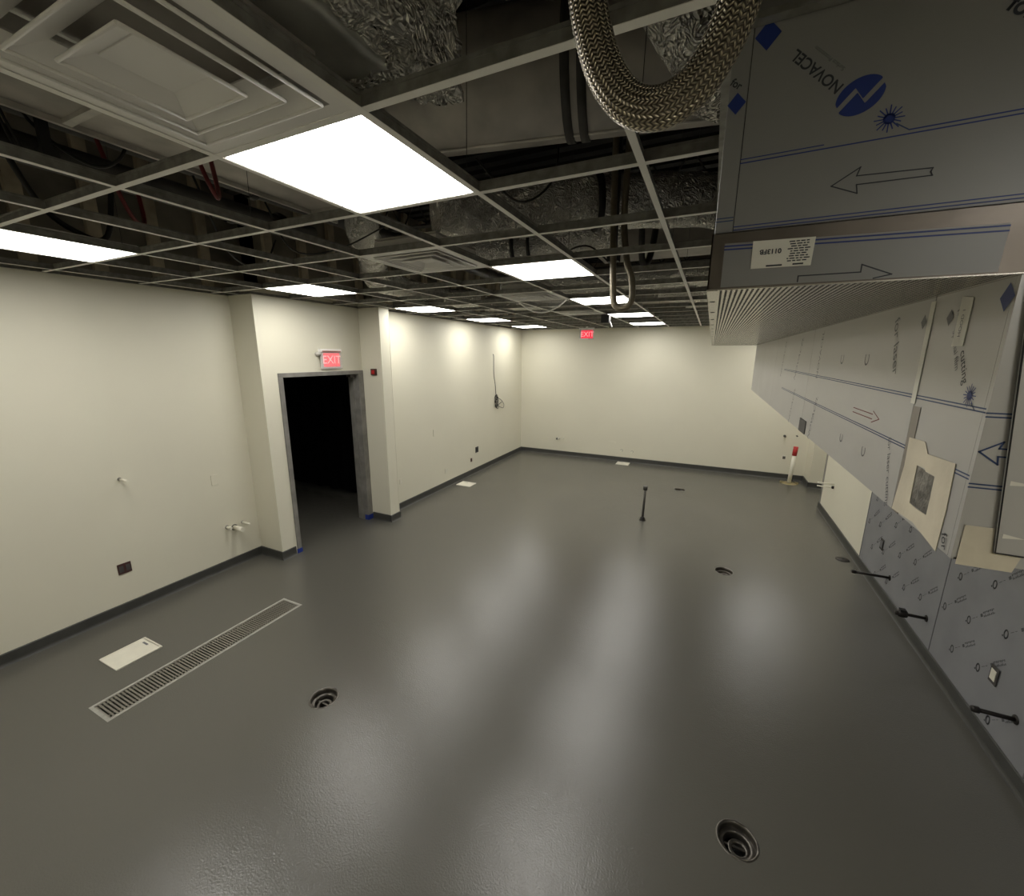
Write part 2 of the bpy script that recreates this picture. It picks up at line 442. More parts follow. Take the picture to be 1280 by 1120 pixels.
def angle(name, axis, a, b, at, sgn):
    mb = MB(); p = [(at, -0.002), (at+sgn*0.022, -0.002), (at+sgn*0.022, 0), (at+sgn*0.002, 0), (at+sgn*0.002, 0.022), (at, 0.022)]
    mb.prism([(q[0], H+q[1]) for q in p], 1 if axis == 'y' else 0, a, b)
    mb.build('wall_angle', TEEW, ceil)
angle('', 'y', YR, 2.0, XL, 1); angle('', 'y', 2.0, 3.46, XD, 1); angle('', 'y', 3.64, YB, XLF, 1); angle('', 'x', XLF, 2.9, YB, -1)
angle('', 'y', ENC_Y0, ENC_Y1, ENC_X, -1); angle('', 'x', ENC_X, XR, ENC_Y0, -1); angle('', 'x', ENC_X, XR, ENC_Y1, 1); angle('', 'x', XL, XD, 2.0, -1)
angle('', 'y', ENC_Y1, 6.93, XR, -1); angle('', 'x', XD, -3.73, 3.46, -1); angle('', 'y', 3.46, 3.64, -3.73, 1)
wm = MB().tube([(0, 0, 0.03), (0.02, 0.01, DECK-H)], 0.0014, 5).mesh('hanger_wire'); wm.materials.append(WIRE)
for i in (0, 1, 3, 5):
    for j in (-1, 1, 3, 5, 8, 11):
        part('hanger_wire', wm, ceil, (-i*G, j*G-0.09, 0))

# ------------------------------------------------------------------ LED panels
lens_m = MB(); lens_m.box(-0.287, 0.287, -0.287, 0.287, 0.0015, 0.008)
lens_me = lens_m.mesh('lens'); lens_me.materials.append(LENS)
fr_m = MB()
for a in ((-0.300, 0.300, -0.300, -0.285), (-0.300, 0.300, 0.285, 0.300), (-0.300, -0.285, -0.285, 0.285), (0.285, 0.300, -0.285, 0.285)):
    fr_m.box(*a, 0.0025, 0.045)
fr_me = fr_m.mesh('panel_frame'); fr_me.materials.append(WHITE)
bk_m = MB().box(-0.295, 0.295, -0.295, 0.295, 0.045, 0.05).box(-0.10, 0.10, -0.05, 0.05, 0.05, 0.09)
bk_me = bk_m.mesh('panel_back'); bk_me.materials.append(GALV)
LL = {(1,0): 'largest lit square ceiling panel, beside the nearest grey diffuser', (1,3): 'lit ceiling panel second nearest in the middle row, under a foil duct',
      (1,6): 'lit ceiling panel behind the small hanging braided hose loop', (1,9): 'lit ceiling panel second farthest in the middle row',
      (1,12): 'farthest lit ceiling panel in the middle row, closest to the back wall',
      (5,0): 'lit ceiling panel at the left edge of the photo, above the left wall', (5,3): 'lit ceiling panel above the doorway in the left row',
      (5,6): 'lit ceiling panel just past the wall pillar in the left row', (5,9): 'lit ceiling panel fourth along the left row, short of the back corner',
      (5,12): 'lit ceiling panel last in the left row, at the back left corner',
      (5,-3): 'lit ceiling panel of the left row, behind the camera', (-3,-3): 'lit ceiling panel of the right row, behind the camera',
      (-3,9): 'lit ceiling panel just past the end of the steel hood', (-3,12): 'lit ceiling panel in the right row near the back wall'}
for (i, j) in LIGHTS:
    t = thing('ceiling_light', (-(i+0.5)*G, (j+0.5)*G, H), LL[(i, j)], 'ceiling light', 'square ceiling panels in the grid')
    part('lens', lens_me, t, (0, 0, 0)); part('panel_frame', fr_me, t, (0, 0, 0)); part('panel_back', bk_me, t, (0, 0, 0))

# ------------------------------------------------------------------ air diffusers
def louver(ro, ri, zo, zi, t=0.004):
    mb = MB(); n = 0
    def ring(r, z): return [(-r, -r, z), (r, -r, z), (r, r, z), (-r, r, z)]
    R = [ring(ro, zo), ring(ro, zo+t), ring(ri, zi+t), ring(ri, zi)]
    for q in R: mb.v += q
    for a in range(4):
        b = (a+1) % 4
        for k in range(4): mb.face((a*4+k, a*4+(k+1) % 4, b*4+(k+1) % 4, b*4+k))
    return mb
def lipped(ro, ri, zo, zi):
    mb = louver(ro, ri, zo, zi)
    P = [(-ro, -ro, zo), (ro, -ro, zo), (ro, ro, zo), (-ro, ro, zo)]
    for k in range(4): mb.tube([P[k], P[(k+1) % 4]], 0.0045, 6)
    return mb
def rim_mb():
    mb = MB()
    for a in ((-0.300, 0.300, -0.300, -0.252), (-0.300, 0.300, 0.252, 0.300), (-0.300, -0.252, -0.252, 0.252), (0.252, 0.300, -0.252, 0.252)):
        mb.box(*a, 0.0022, 0.006)
    return mb
dm = {'rim': rim_mb(), 'throat': louver(0.252, 0.235, 0.004, 0.09), 'louver1': lipped(0.240, 0.186, -0.003, 0.030), 'louver2': lipped(0.182, 0.126, -0.008, 0.024), 'louver3': lipped(0.122, 0.070, -0.012, 0.016),
      'plate': MB().box(-0.071, 0.071, -0.071, 0.071, 0.012, 0.017), 'neck': MB().box(-0.235, 0.235, -0.235, 0.235, 0.10, 0.11)}
dme = {}
for k, mb in dm.items():
    dme[k] = mb.mesh(k); dme[k].materials.append(GALVD if k == 'neck' else WHITE)
DL = {(1,-1): 'large square louvred air diffuser, nearest the camera at upper left', (2,2): 'square louvred air diffuser between the first two middle lights',
      (2,5): 'square louvred air diffuser with loose plastic film drooping from it', (2,8): 'square louvred air diffuser farthest back in the grid'}
for (i, j), lab in DL.items():
    t = thing('air_diffuser', (-(i+0.5)*G, (j+0.5)*G, H), lab, 'air diffuser', 'square diffusers in the grid')
    part('rim', dme['rim'], t, (0,0,0)); part('throat', dme['throat'], t, (0,0,0)); part('neck', dme['neck'], t, (0,0,0))
    for k in ('louver1', 'louver2', 'louver3'): part('louver', dme[k], t, (0,0,0))
    part('center_plate', dme['plate'], t, (0,0,0))
    if (i, j) == (2, 5):
        f = MB(); n = 14
        for a in range(n+1):
            s_ = a/n
            for b in range(7):
                q = b/6
                sag = 0.13*(4*s_*(1-s_))*(0.35+0.65*q)
                f.v.append((-0.29+0.58*s_, -0.28+0.57*q, -0.004-sag))
        for a in range(n):
            for b in range(6):
                c = a*7+b; f.face((c, c+7, c+8, c+1), True)
        # only the rolled lower hem of the film catches light
        hem = [(-0.29+0.58*a/n, 0.29, -0.004-0.13*(4*(a/n)*(1-a/n))) for a in range(n+1)]
        fm = bpy.data.materials.get('thin_film')
        if fm is None:
            fm = mat('thin_film', (0.8, 0.8, 0.78), 0.15); fm.node_tree.nodes['Principled BSDF'].inputs['Alpha'].default_value = 0.14
        f.build('film', fm, None, None).parent = t
        MB().tube(hem, 0.008, 6).build('film_hem', WHITE, None).parent = t

# ================================================================== VOID ABOVE THE GRID
def foil_r(r, amp, seed, ridge=0.0, pitch=0.05):
    rnd = random.Random(seed); ph = [rnd.uniform(0, 6.28) for _ in range(6)]
    def fn(L, a):
        return r*(1 + amp*(math.sin(3*a+ph[0]+L*9)+math.sin(5*a+ph[1]-L*17)+math.sin(2*a+ph[2]+L*31))/3 + ridge*math.sin(2*PI*L/pitch))
    return fn
t = thing('round_duct', (-0.4, 1.29, 3.69), 'round sheet metal duct crossing above the grid behind the largest panel', 'duct')
ax = lambda x: (x, 1.25+0.19*(x+0.6), 3.69)
MB().tube([ax(-1.5), ax(-0.5), ax(0.6), ax(1.95)], 0.27, 28).build('duct_body', GALVD, t)
for x in (-1.36, -0.47, -0.40, 0.55):
    MB().tube([ax(x-0.02), ax(x+0.02)], 0.279, 28).build('seam_band', DARK, t)
MB().tube([(-1.5, 1.06, 3.42), (2.0, 1.75, 3.42)], 0.008, 6).build('duct_flange', GALV, t)
t = thing('foil_duct', (-0.4, 2.3, 3.5), 'foil wrapped duct running diagonally across the void in the middle', 'duct')
MB().tube([(-1.55, 1.68, 3.36), (-1.28, 1.98, 3.38), (-0.6, 2.32, 3.46), (0.1, 2.75, 3.50), (0.9, 3.3, 3.55)], 0.18, 22, 9, rfun=foil_r(0.18, 0.07, 3)).build('duct_wrap', FOIL, t)
MB().tube([(-0.62, 2.31, 3.458), (-0.58, 2.33, 3.462)], 0.195, 20).build('strap', BLACK, t)
t = thing('flexible_duct', (-1.2, 2.7, 3.3), 'short foil flexible duct above the second middle panel', 'duct')
MB().tube([(-1.95, 2.25, 3.30), (-1.65, 2.62, 3.30), (-1.1, 2.72, 3.33), (-0.5, 2.85, 3.38)], 0.125, 18, 12, rfun=foil_r(0.125, 0.06, 5, 0.03, 0.06)).build('duct_wrap', FOIL, t)
for a in ((-1.42, 2.66, 3.31), (-1.28, 2.69, 3.32)):
    MB().tube([a, (a[0]+0.025, a[1]+0.004, a[2])], 0.138, 16).build('strap', BLACK, t)
t = thing('flexible_duct', (-3.0, 2.9, 3.25), 'foil flexible duct bending down above the doorway panel', 'duct')
MB().tube([(-2.45, 2.0, 3.80), (-2.58, 2.05, 3.45), (-2.86, 2.46, 3.31), (-3.18, 2.88, 3.20), (-3.28, 3.5, 3.17), (-3.3, 4.3, 3.17), (-3.2, 5.0, 3.24)], 0.14, 18, 12, rfun=foil_r(0.14, 0.05, 8, 0.035, 0.07)).build('duct_wrap', FOIL, t)
# plenum box on the near diffuser
t = thing('diffuser_box', (-0.9, -0.2, 3.2), 'foil faced insulated box over the nearest diffuser', 'plenum box')
bx = MB()
def crumple(mb, x0, x1, y0, y1, z0, z1, n=10, amp=0.02, seed=1):
    rnd = random.Random(seed); from mathutils import noise as MN
    n *= 3
    b = bmesh.new(); bmesh.ops.create_cube(b, size=1)
    bmesh.ops.subdivide_edges(b, edges=b.edges[:], cuts=n, use_grid_fill=True)
    for v in b.verts:
        p = v.co
        c = Vector((x0+(p.x+.5)*(x1-x0), y0+(p.y+.5)*(y1-y0), z0+(p.z+.5)*(z1-z0)))
        v.co = c + amp*(1.3*MN.noise_vector(c*9+Vector((seed, 0, 0))) + 0.9*MN.noise_vector(c*24)) + Vector([rnd.uniform(-1, 1)*amp*0.18 for _ in range(3)])
    o = len(mb.v); mb.v += [tuple(v.co) for v in b.verts]; b.verts.index_update()
    for f in b.faces: mb.face([o+v.index for v in f.verts], True)
    b.free(); return mb
crumple(MB(), -1.25, -0.60, -0.62, 0.10, 3.12, 3.5, 9, 0.006, 1).build('box_body', FOILF, t)
crumple(MB(), -0.66, -0.50, -0.3, 0.32, 3.14, 3.42, 9, 0.018, 2).build('foil_skirt', FOIL, t)
crumple(MB(), -1.2, -0.5, 0.09, 0.22, 3.12, 3.26, 12, 0.016, 4).build('foil_skirt', FOIL, t)
t = thing('rectangular_duct', (-2.1, 1, 3.4), 'flat grey rectangular duct running lengthwise over the left side', 'duct')
MB().box(-2.55, -1.75, YR+0.1, 1.75, 3.42, 3.8).build('duct_body', GALVD, t)
MB().box(-2.565, -2.545, YR+0.1, 1.75, 3.395, 3.425).build('duct_flange', GALV, t)
for y in (-1.2, 0.15, 1.5): MB().box(-2.58, -1.72, y, y+0.035, 3.40, 3.83).build('seam_band', GALV, t)
for (x, z, r, y0, y1, lab) in ((-2.78, 3.33, 0.055, -2.3, 1.7, 'dark pipe running lengthwise beside the rectangular duct'),
                        (-3.35, 3.45, 0.04, -2.3, 2.0, 'thin dark pipe nearest the left wall in the void'),
                        (-3.05, 3.62, 0.07, -2.3, 7.6, 'thick dark pipe running the whole room length in the void')):
    t = thing('pipe', (x, 0, z), lab, 'pipe')
    MB().tube([(x, y0, z), (x, y1, z)], r, 14).build('pipe_body', DARK, t)
    for y in (y0+0.9, y0+2.3, y0+3.7): MB().lathe([(r*1.25, -0.03), (r*1.35, 0), (r*1.25, 0.03)], (x, y, z), 1, 14).build('coupling', IRON, t)
for k, y in enumerate((-1.4, 0.35, 2.1, 3.85, 5.6, 7.35)):
    j = thing('joist', (0, y, 4.0), ('nearest', 'second', 'third', 'fourth', 'fifth', 'farthest')[k]+' dark steel roof joist crossing high in the void', 'joist', 'roof joists')
    MB().box(-4.4, 3.0, y-0.05, y+0.05, 3.98, 4.0).box(-4.4, 3.0, y-0.05, y+0.05, 4.3, 4.32).build('chord', DARK, j)
    wb = MB()
    for q in range(18):
        x = -4.4+q*0.41
        wb.tube([(x, y, 3.99), (x+0.205, y, 4.31), (x+0.41, y, 3.99)], 0.011, 5)
    wb.build('web', DARK, j)
def duct_far(name, pth, r, m, lab, seed, ridge=0.03):
    t = thing(name, pth[0], lab, 'duct')
    MB().tube(pth, r, 16, 8, rfun=foil_r(r, 0.06, seed, ridge, 0.07)).build('duct_wrap', m, t)
duct_far('flexible_duct', [(-2.6, 4.9, 3.35), (-1.6, 4.75, 3.32), (-0.4, 4.9, 3.35), (0.1, 5.3, 3.4)], 0.13, FOIL, 'foil flexible duct across the void behind the second middle panel', 11)
duct_far('flexible_duct', [(-0.55, 5.6, 3.3), (0.1, 5.9, 3.28), (0.8, 5.8, 3.3), (1.6, 6.2, 3.35)], 0.15, FOIL, 'foil flexible duct in the void beyond the hood end', 12)
duct_far('flexible_duct', [(-3.6, 6.1, 3.3), (-2.8, 6.4, 3.3), (-1.9, 6.2, 3.3)], 0.13, FOIL, 'foil flexible duct in the void toward the back left', 13)
duct_far('flexible_duct', [(-0.2, 7.2, 3.3), (0.6, 7.0, 3.3), (1.5, 7.3, 3.3)], 0.15, FOIL, 'foil flexible duct in the void near the back right', 14)
t = thing('rectangular_duct', (-1.5, 4.0, 3.5), 'dark rectangular duct running lengthwise above the middle row', 'duct')
MB().box(-2.35, -1.75, 3.2, 7.6, 3.5, 3.85).build('duct_body', GALVD, t)
for y in (3.6, 4.8, 6.0, 7.2): MB().box(-2.37, -1.73, y, y+0.03, 3.48, 3.87).build('seam_band', DARK, t)
t = thing('rectangular_duct', (0.3, 6, 3.5), 'dark rectangular duct across the void close to the back wall', 'duct')
MB().box(-3.0, 2.4, 7.75, 8.2, 3.4, 3.75).build('duct_body', GALVD, t)
t = thing('rectangular_duct', (0.3, 4, 3.6), 'dark rectangular duct crossing the void beside the hood top', 'duct')
MB().box(-1.0, 1.9, 3.85, 4.35, 3.45, 3.8).build('duct_body', GALVD, t)
for x, y, z0, lab in ((-0.41, 2.12, 3.0, 'black hanger rod beside the foil wrapped duct'), (-2.66, 0.12, 3.25, 'black hanger bracket above the left of the near diffuser')):
    t = thing('hanger_rod', (x, y, z0), lab, 'hanger rod')
    MB().box(x-0.018, x+0.018, y-0.018, y+0.018, z0, 3.978).build('rod', BLACK, t)
    MB().box(x-0.04, x+0.04, y-0.03, y+0.03, z0, z0+0.05).build('bracket', BLACK, t)
def cable(pth, r, m, lab):
    tag(MB().tube(pth, r, 6, 6).build('cable', m), lab, 'cable', 'loose cables above the grid')
cable([(-2.86, 0.0, 3.95), (-2.80, 0.1, 3.5), (-2.66, 0.25, 3.30), (-2.62, 0.38, 3.35), (-2.64, 0.5, 3.6)], 0.008, WIRE, 'black cable looping over the far left of the near diffuser')
cable([(-2.66, -0.1, 3.8), (-2.66, 0.0, 3.32), (-2.60, 0.02, 3.25), (-2.62, -0.02, 3.4), (-2.66, -0.05, 3.7)], 0.006, WIRE, 'thin black cable tangled beside the black hanger bracket')
cable([(-2.92, 0.35, 3.9), (-2.92, 0.5, 3.25), (-3.10, 0.68, 3.18), (-3.22, 0.72, 3.5)], 0.012, REDWIRE, 'dark red cable hanging over the left wall panel')
cable([(-1.95, 0.32, 3.4), (-1.85, 0.35, 3.12), (-1.9, 0.42, 3.10), (-2.0, 0.45, 3.4)], 0.010, REDWIRE, 'dark red cable hanging left of the largest panel')
cable([(-2.9, 0.9, 3.5), (-3.1, 1.2, 3.12), (-3.3, 1.6, 3.10), (-3.5, 1.9, 3.4)], 0.008, WIRE, 'black cable drooping above the wall before the doorway')
cable([(-0.75, 1.9, 3.9), (-0.72, 1.75, 3.45), (-0.85, 1.5, 3.25), (-1.1, 1.45, 3.5)], 0.007, WIRE, 'black cable arcing across the foil wrapped duct')
cable([(-0.9, 2.5, 3.08), (-0.85, 2.52, 3.2), (-0.7, 2.55, 3.22), (-0.55, 2.6, 3.1), (-0.5, 2.7, 3.05)], 0.007, WIRE, 'black cable curling over the second middle panel')
cable([(-2.64, 1.2, 3.4), (-2.6, 1.35, 3.12), (-2.3, 1.5, 3.13), (-2.1, 1.9, 3.4)], 0.006, WIRE, 'thin black cable sagging past the rectangular duct')
cable([(-3.24, 0.10, 3.6), (-3.24, 0.25, 3.2), (-3.28, 0.42, 3.08), (-3.2, 0.52, 3.08), (-3.18, 0.58, 3.4)], 0.016, WIRE, 'thick black conduit drooping onto the left edge panel')
cable([(-0.3, 3.5, 3.9), (-0.33, 3.3, 3.3), (-0.38, 3.15, 3.2), (-0.40, 3.1, 3.6)], 0.03, DARK, 'thick dark conduit above the small braided hose')
# insulation piece at right, near the hood
duct_far('flexible_duct', [(-0.2, 0.35, 3.75), (0.12, 0.62, 3.35), (0.22, 0.9, 3.3), (0.6, 1.05, 3.3)], 0.11, FOIL, 'crumpled foil duct behind the large braided hose', 21, 0.0)

# ================================================================== EXHAUST HOOD, SUPPLY PLENUM, ENCLOSURE
HX, HY0, HY1, HZ0, HZ1 = 0.74, 0.12, 5.0, 1.975, 2.62
hood = thing('exhaust_hood', (1.4, 2.5, HZ0), 'long stainless exhaust hood in protective film along the right wall', 'exhaust hood')
segs = [HY0, 0.43, 1.75, 3.1, HY1]
for a, b in zip(segs[:-1], segs[1:]):
    bevel(MB().box(HX, HX+0.012, max(a+0.0015, HY0+0.0125), min(b-0.0015, HY1-0.0125), HZ0, HZ1).build('front_sheet', FILM, hood), 0.001, 1)
MB().box(HX+0.004, HX+0.03, HY0, HY1, HZ0, HZ0+0.004).build('drip_edge', STEEL, hood)
MB().box(HX, XR, HY0-0.0, HY0+0.012, HZ0, HZ1).build('end_sheet', FILM, hood)
MB().box(HX, XR, HY1-0.012, HY1, HZ0, HZ1).build('end_sheet', FILM, hood)
MB().box(HX, XR, HY0, HY1, HZ1-0.01, HZ1).build('hood_top', GALV, hood)
MB().box(1.3, 1.32, HY0+0.02, HY1-0.02, 2.05, 2.5).build('filter_bank', STEEL, hood)
# prints on the front sheets (facing -X); plane coordinates: u = -Y, v = Z
FX = HX - 0.0008
MF = Matrix(((0, 0, -1, FX), (-1, 0, 0, 0), (0, 1, 0, 0), (0, 0, 0, 1)))
q = lambda y, z: (-y, z)
for z in (2.268, 2.139):
    for dz in (0.0, 0.007):
        flat(stroke([q(0.125, z+dz), q(2.6, z+dz+0.012)], 0.0028), 'print_line', BLUEL, hood, MF)
o = MB().box(FX-0.0012, FX, 0.422, 0.446, 2.255, 2.50).build('seam_strip', LABEL, hood); o['label'] = 'pale peeled film edge'
MB().box(FX-0.0006, FX, 0.385, 0.425, HZ0, 2.25).build('film_strip', GREYINK, hood).data.materials[0] = mat('tan_film', (0.24, 0.215, 0.19), 0.4, 0.3)
flat(stroke([q(0.70, 2.195), q(0.90, 2.195)], 0.003)+stroke([q(0.70, 2.18), q(0.90, 2.18)], 0.003)+stroke([q(0.70, 2.205), q(0.64, 2.187), q(0.70, 2.17)], 0.003), 'print_arrow', REDWIRE, hood, MF)
def sunburst(c, r, n=16):
    out = [[(c[0]+r*0.42*math.cos(2*PI*k/12), c[1]+r*0.42*math.sin(2*PI*k/12)) for k in range(12)]]
    for k in range(n):
        a = 2*PI*k/n; rr = r*(1.0 if k % 2 == 0 else 0.85)
        out += stroke([(c[0]+r*0.3*math.cos(a), c[1]+r*0.3*math.sin(a)), (c[0]+rr*math.cos(a), c[1]+rr*math.sin(a))], r*0.09)
    return out
flat(sunburst(q(0.19, 2.295), 0.022), 'print_sunburst', BLUE, hood, MF)
flat(stroke([q(0.178, 2.28), q(0.16, 2.268)], 0.002), 'print_line', BLUEL, hood, MF)
text_mesh('print_text', 'for laser cutting', 0.028, INK, hood, face_negX(FX, 0.262, 2.395, -1.05))
text_mesh('print_text', 'Special film', 0.022, GREYINK, hood, face_negX(FX, 0.285, 2.385, -1.05))
for k, (y, z, s_, a) in enumerate(((0.62, 2.40, 0.05, -1.2), (0.85, 2.36, 0.06, PI/2), (1.15, 2.36, 0.06, PI/2), (1.55, 2.38, 0.05, PI/2), (2.1, 2.36, 0.06, 1.2), (2.7, 2.36, 0.06, 1.3),
                                   (0.50, 2.06, 0.03, -1.2), (0.72, 2.07, 0.05, PI/2), (0.98, 2.07, 0.05, PI/2), (1.5, 2.08, 0.05, 1.3), (2.1, 2.08, 0.05, 1.3))):
    text_mesh('print_text', ('for laser', 'C', 'C', 'NOVACEL', 'NOVACEL', 'NOVACEL', 'for laser cutting', 'C', 'C', 'NOVACEL', 'NOVACEL')[k], s_, GREYINK, hood, face_negX(FX, y, z, a))
def diamond(c, r):
    return [[(c[0]-r, c[1]), (c[0], c[1]-r*1.15), (c[0]+r, c[1]), (c[0], c[1]+r*1.15)]]
flat(diamond(q(0.145, 2.475), 0.022), 'print_diamond', BLUE, hood, MF)
for y in (0.34, 0.47): flat(diamond(q(y, 2.455), 0.016), 'print_diamond', GREYINK, hood, MF)
# taped-on paper with a cut window, on the front sheet
def paper(name, outer, inner, M, mt, parent):
    mb = MB(); n = len(outer)
    if inner:
        for z in (0.0, 0.0012):
            mb.v += [tuple(M @ Vector((p[0], p[1], z))) for p in outer+inner]
        m_ = len(outer)+len(inner)
        for k in range(n):
            a, b, c, d = k, (k+1) % n, n+(k+1) % n, n+k
            mb.face((a+m_, b+m_, c+m_, d+m_)); mb.face((d, c, b, a)); mb.face((a, b, b+m_, a+m_)); mb.face((c, d, d+m_, c+m_))
    else:
        for z in (0.0, 0.0012): mb.v += [tuple(M @ Vector((p[0], p[1], z))) for p in outer]
        mb.face(range(n, 2*n)); mb.face(list(range(n))[::-1])
        for k in range(n): mb.face((k, (k+1) % n, n+(k+1) % n, n+k))
    return mb.build(name, mt, parent)
pp = paper('masking_paper', [q(0.425, 1.978), q(0.30, 1.985), q(0.175, 1.966), q(0.172, 2.06), q(0.178, 2.157), q(0.30, 2.152), q(0.325, 2.176), q(0.41, 2.172), q(0.405, 2.10)],
           [q(0.335, 2.022), q(0.30, 2.020), q(0.245, 2.022), q(0.245, 2.06), q(0.247, 2.112), q(0.29, 2.112), q(0.30, 2.118), q(0.338, 2.116), q(0.337, 2.07)], MF, PAPER, hood)
pp['label'] = 'torn beige masking paper with a square window'
flat([[q(0.335, 2.022), q(0.245, 2.022), q(0.247, 2.112), q(0.338, 2.116)]], 'window_foil', WINFOIL, hood, MF)
tg = paper('hang_tag', [q(0.303, 2.392), q(0.256, 2.392), q(0.256, 2.488), q(0.303, 2.496)], None, MF, LABEL, hood); tg['label'] = 'narrow white paper tag'
text_mesh('tag_text', 'HOOD 1', 0.015, GREYINK, hood, face_negX(FX-0.002, 0.28, 2.44, PI/2))
o = MB().box(HX-0.004, HX, 1.62, 1.78, HZ0+0.002, 2.045).build('bracket', DARK, hood); o['label'] = 'dark metal plate at the lower edge'
text_mesh('print_text', 'for', 0.03, INK, hood, face_negX(FX-0.0015, 0.152, 1.998, -1.2))
# near end sheet (facing -Y)
EY = HY0 - 0.0008
for z in (2.261, 2.125):
    for dz in (0, 0.007): flat(stroke([(HX, z+dz), (1.3, z+dz)], 0.0028), 'print_line', BLUEL, hood, Matrix.Translation((0, EY, 0)) @ Matrix.Rotation(PI/2, 4, 'X'))
ME = Matrix.Translation((0, EY-0.0002, 0)) @ Matrix.Rotation(PI/2, 4, 'X')
flat(stroke([(0.742, 2.195), (0.772, 2.216), (0.768, 2.203), (0.86, 2.203)], 0.003)+stroke([(0.742, 2.195), (0.771, 2.173), (0.769, 2.188), (0.86, 2.188)], 0.003), 'print_arrow', BLUEL, hood, ME)
lap = MB(); lap.prism([(0.757, 2.433), (0.796, 2.003), (1.6, 1.996), (1.6, 2.5), (0.752, 2.5)], 1, EY-0.008, EY-0.002)
o = lap.build('lapped_sheet', FILM, hood)
MB().tube([(0.7525, EY-0.008, 2.5), (0.757, EY-0.008, 2.433), (0.796, EY-0.008, 2.003), (1.6, EY-0.008, 1.996)], 0.0016, 5).build('sheet_edge', BLACK, hood)
for z in (2.14, 2.037):
    flat([[(0.79+ (2.14-z)*0.09, z+0.006), (0.83, z), (0.79+(2.14-z)*0.09, z-0.003)]], 'bent_tab', LABEL, hood, Matrix.Translation((0, EY-0.009, 0)) @ Matrix.Rotation(PI/2, 4, 'X'))
pe = MB(); pe.prism([(0.748, 2.049), (0.790, 2.049), (0.795, 2.0), (0.835, 1.998), (0.828, 1.966), (0.748, 1.966)], 1, EY-0.0018, EY-0.0006)
o = pe.build('masking_paper', PAPER, hood); o['label'] = 'beige paper patch at the lower near corner'

# supply plenum with the perforated underside
PX, PZ0, PZ1, PY0 = 0.244, 2.510, 2.622, 0.10
ps = thing('supply_air_plenum', (0.5, 2.5, PZ0), 'stainless supply air plenum with perforated underside fixed to the hood front', 'supply plenum')
MB().box(PX, HX-0.002, PY0, PY0+0.003, PZ0, PZ1).build('end_cap', STEEL, ps)
MB().box(PX, HX-0.002, HY1-0.003, HY1, PZ0, PZ1).build('end_cap', STEEL, ps)
MB().box(PX, PX+0.003, PY0, HY1, PZ0, PZ1).build('side_sheet', STEEL, ps)
MB().box(PX, HX-0.002, PY0, HY1, PZ1-0.002, PZ1).build('top_sheet', GALV, ps)
MB().box(PX, HX-0.002, PY0, HY1, PZ0-0.002, PZ0).build('perforated_sheet', PERF, ps)
MB().box(PX, PX+0.021, PY0, HY1, PZ0-0.0035, PZ0-0.002).build('edge_flange', PERF, ps)
pv = MB(); sp = 0.0102; r = 0.0030
x = PX+0.028
while x < HX-0.015:
    y = PY0+0.012
    while y < HY1-0.02:
        n = len(pv.v)
        pv.v += [(x+r*math.cos(k*PI/3), y+r*math.sin(k*PI/3), PZ0-0.0023) for k in range(6)]
        pv.face((n+5, n+4, n+3, n+2, n+1, n)); y += sp
    x += sp
pf = pv.build('perforations', HOLE, ps); pf['kind'] = 'stuff'
bh = MB()
for k in range(16):
    bh.lathe([(0.0, -0.0005), (0.0065, -0.0005), (0.0065, 0.0005)], (PX+0.011, PY0+0.20+k*0.29, PZ0-0.0037), 2, 8)
bh.build('bolt_holes', HOLE, ps)
# film on the near cap, with its prints and the shipping label
PYF = PY0-0.0006
MP = Matrix.Translation((0, PYF, 0)) @ Matrix.Rotation(PI/2, 4, 'X')
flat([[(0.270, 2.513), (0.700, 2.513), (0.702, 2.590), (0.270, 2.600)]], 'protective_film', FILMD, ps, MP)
MP2 = Matrix.Translation((0, PYF-0.0005, 0)) @ Matrix.Rotation(PI/2, 4, 'X')
for dz in (0, 0.008): flat(stroke([(0.271, 2.588+dz*0.8), (0.701, 2.578+dz)], 0.0028), 'print_line', BLUE, ps, MP2)
flat(stroke([(0.409, 2.516), (0.409, 2.5265), (0.509, 2.5265), (0.509, 2.540), (0.556, 2.5195), (0.53, 2.514)], 0.0022), 'print_arrow', INK, ps, MP2)
lb = MB(); lb.prism([(0.323, 2.546), (0.427, 2.545), (0.429, 2.597), (0.322, 2.599)], 1, PYF-0.002, PYF-0.0008)
o = lb.build('shipping_label', LABEL, ps); o['label'] = 'white shipping label stuck on upside down'
text_mesh('label_text', '0113FB', 0.0125, INK, ps, face_negY(0.355, PYF-0.0026, 2.577, PI), bold=0.0004)
fine = []
rnd = random.Random(3)
for rw in range(9):
    z = 2.555+rw*0.0045; x = 0.384+rnd.uniform(0, 0.008)
    while x < 0.418:
        wd = rnd.uniform(0.003, 0.010); fine.append([(x, z), (x+wd, z), (x+wd, z+0.0022), (x, z+0.0022)]); x += wd+0.0018
for a, b in ((0.350, 0.378), (0.396, 0.414)): fine.append([(a, 2.548), (b, 2.548), (b, 2.551), (a, 2.551)])
flat(fine, 'label_lines', INK, ps, Matrix.Translation((0, PYF-0.0026, 0)) @ Matrix.Rotation(PI/2, 4, 'X'))

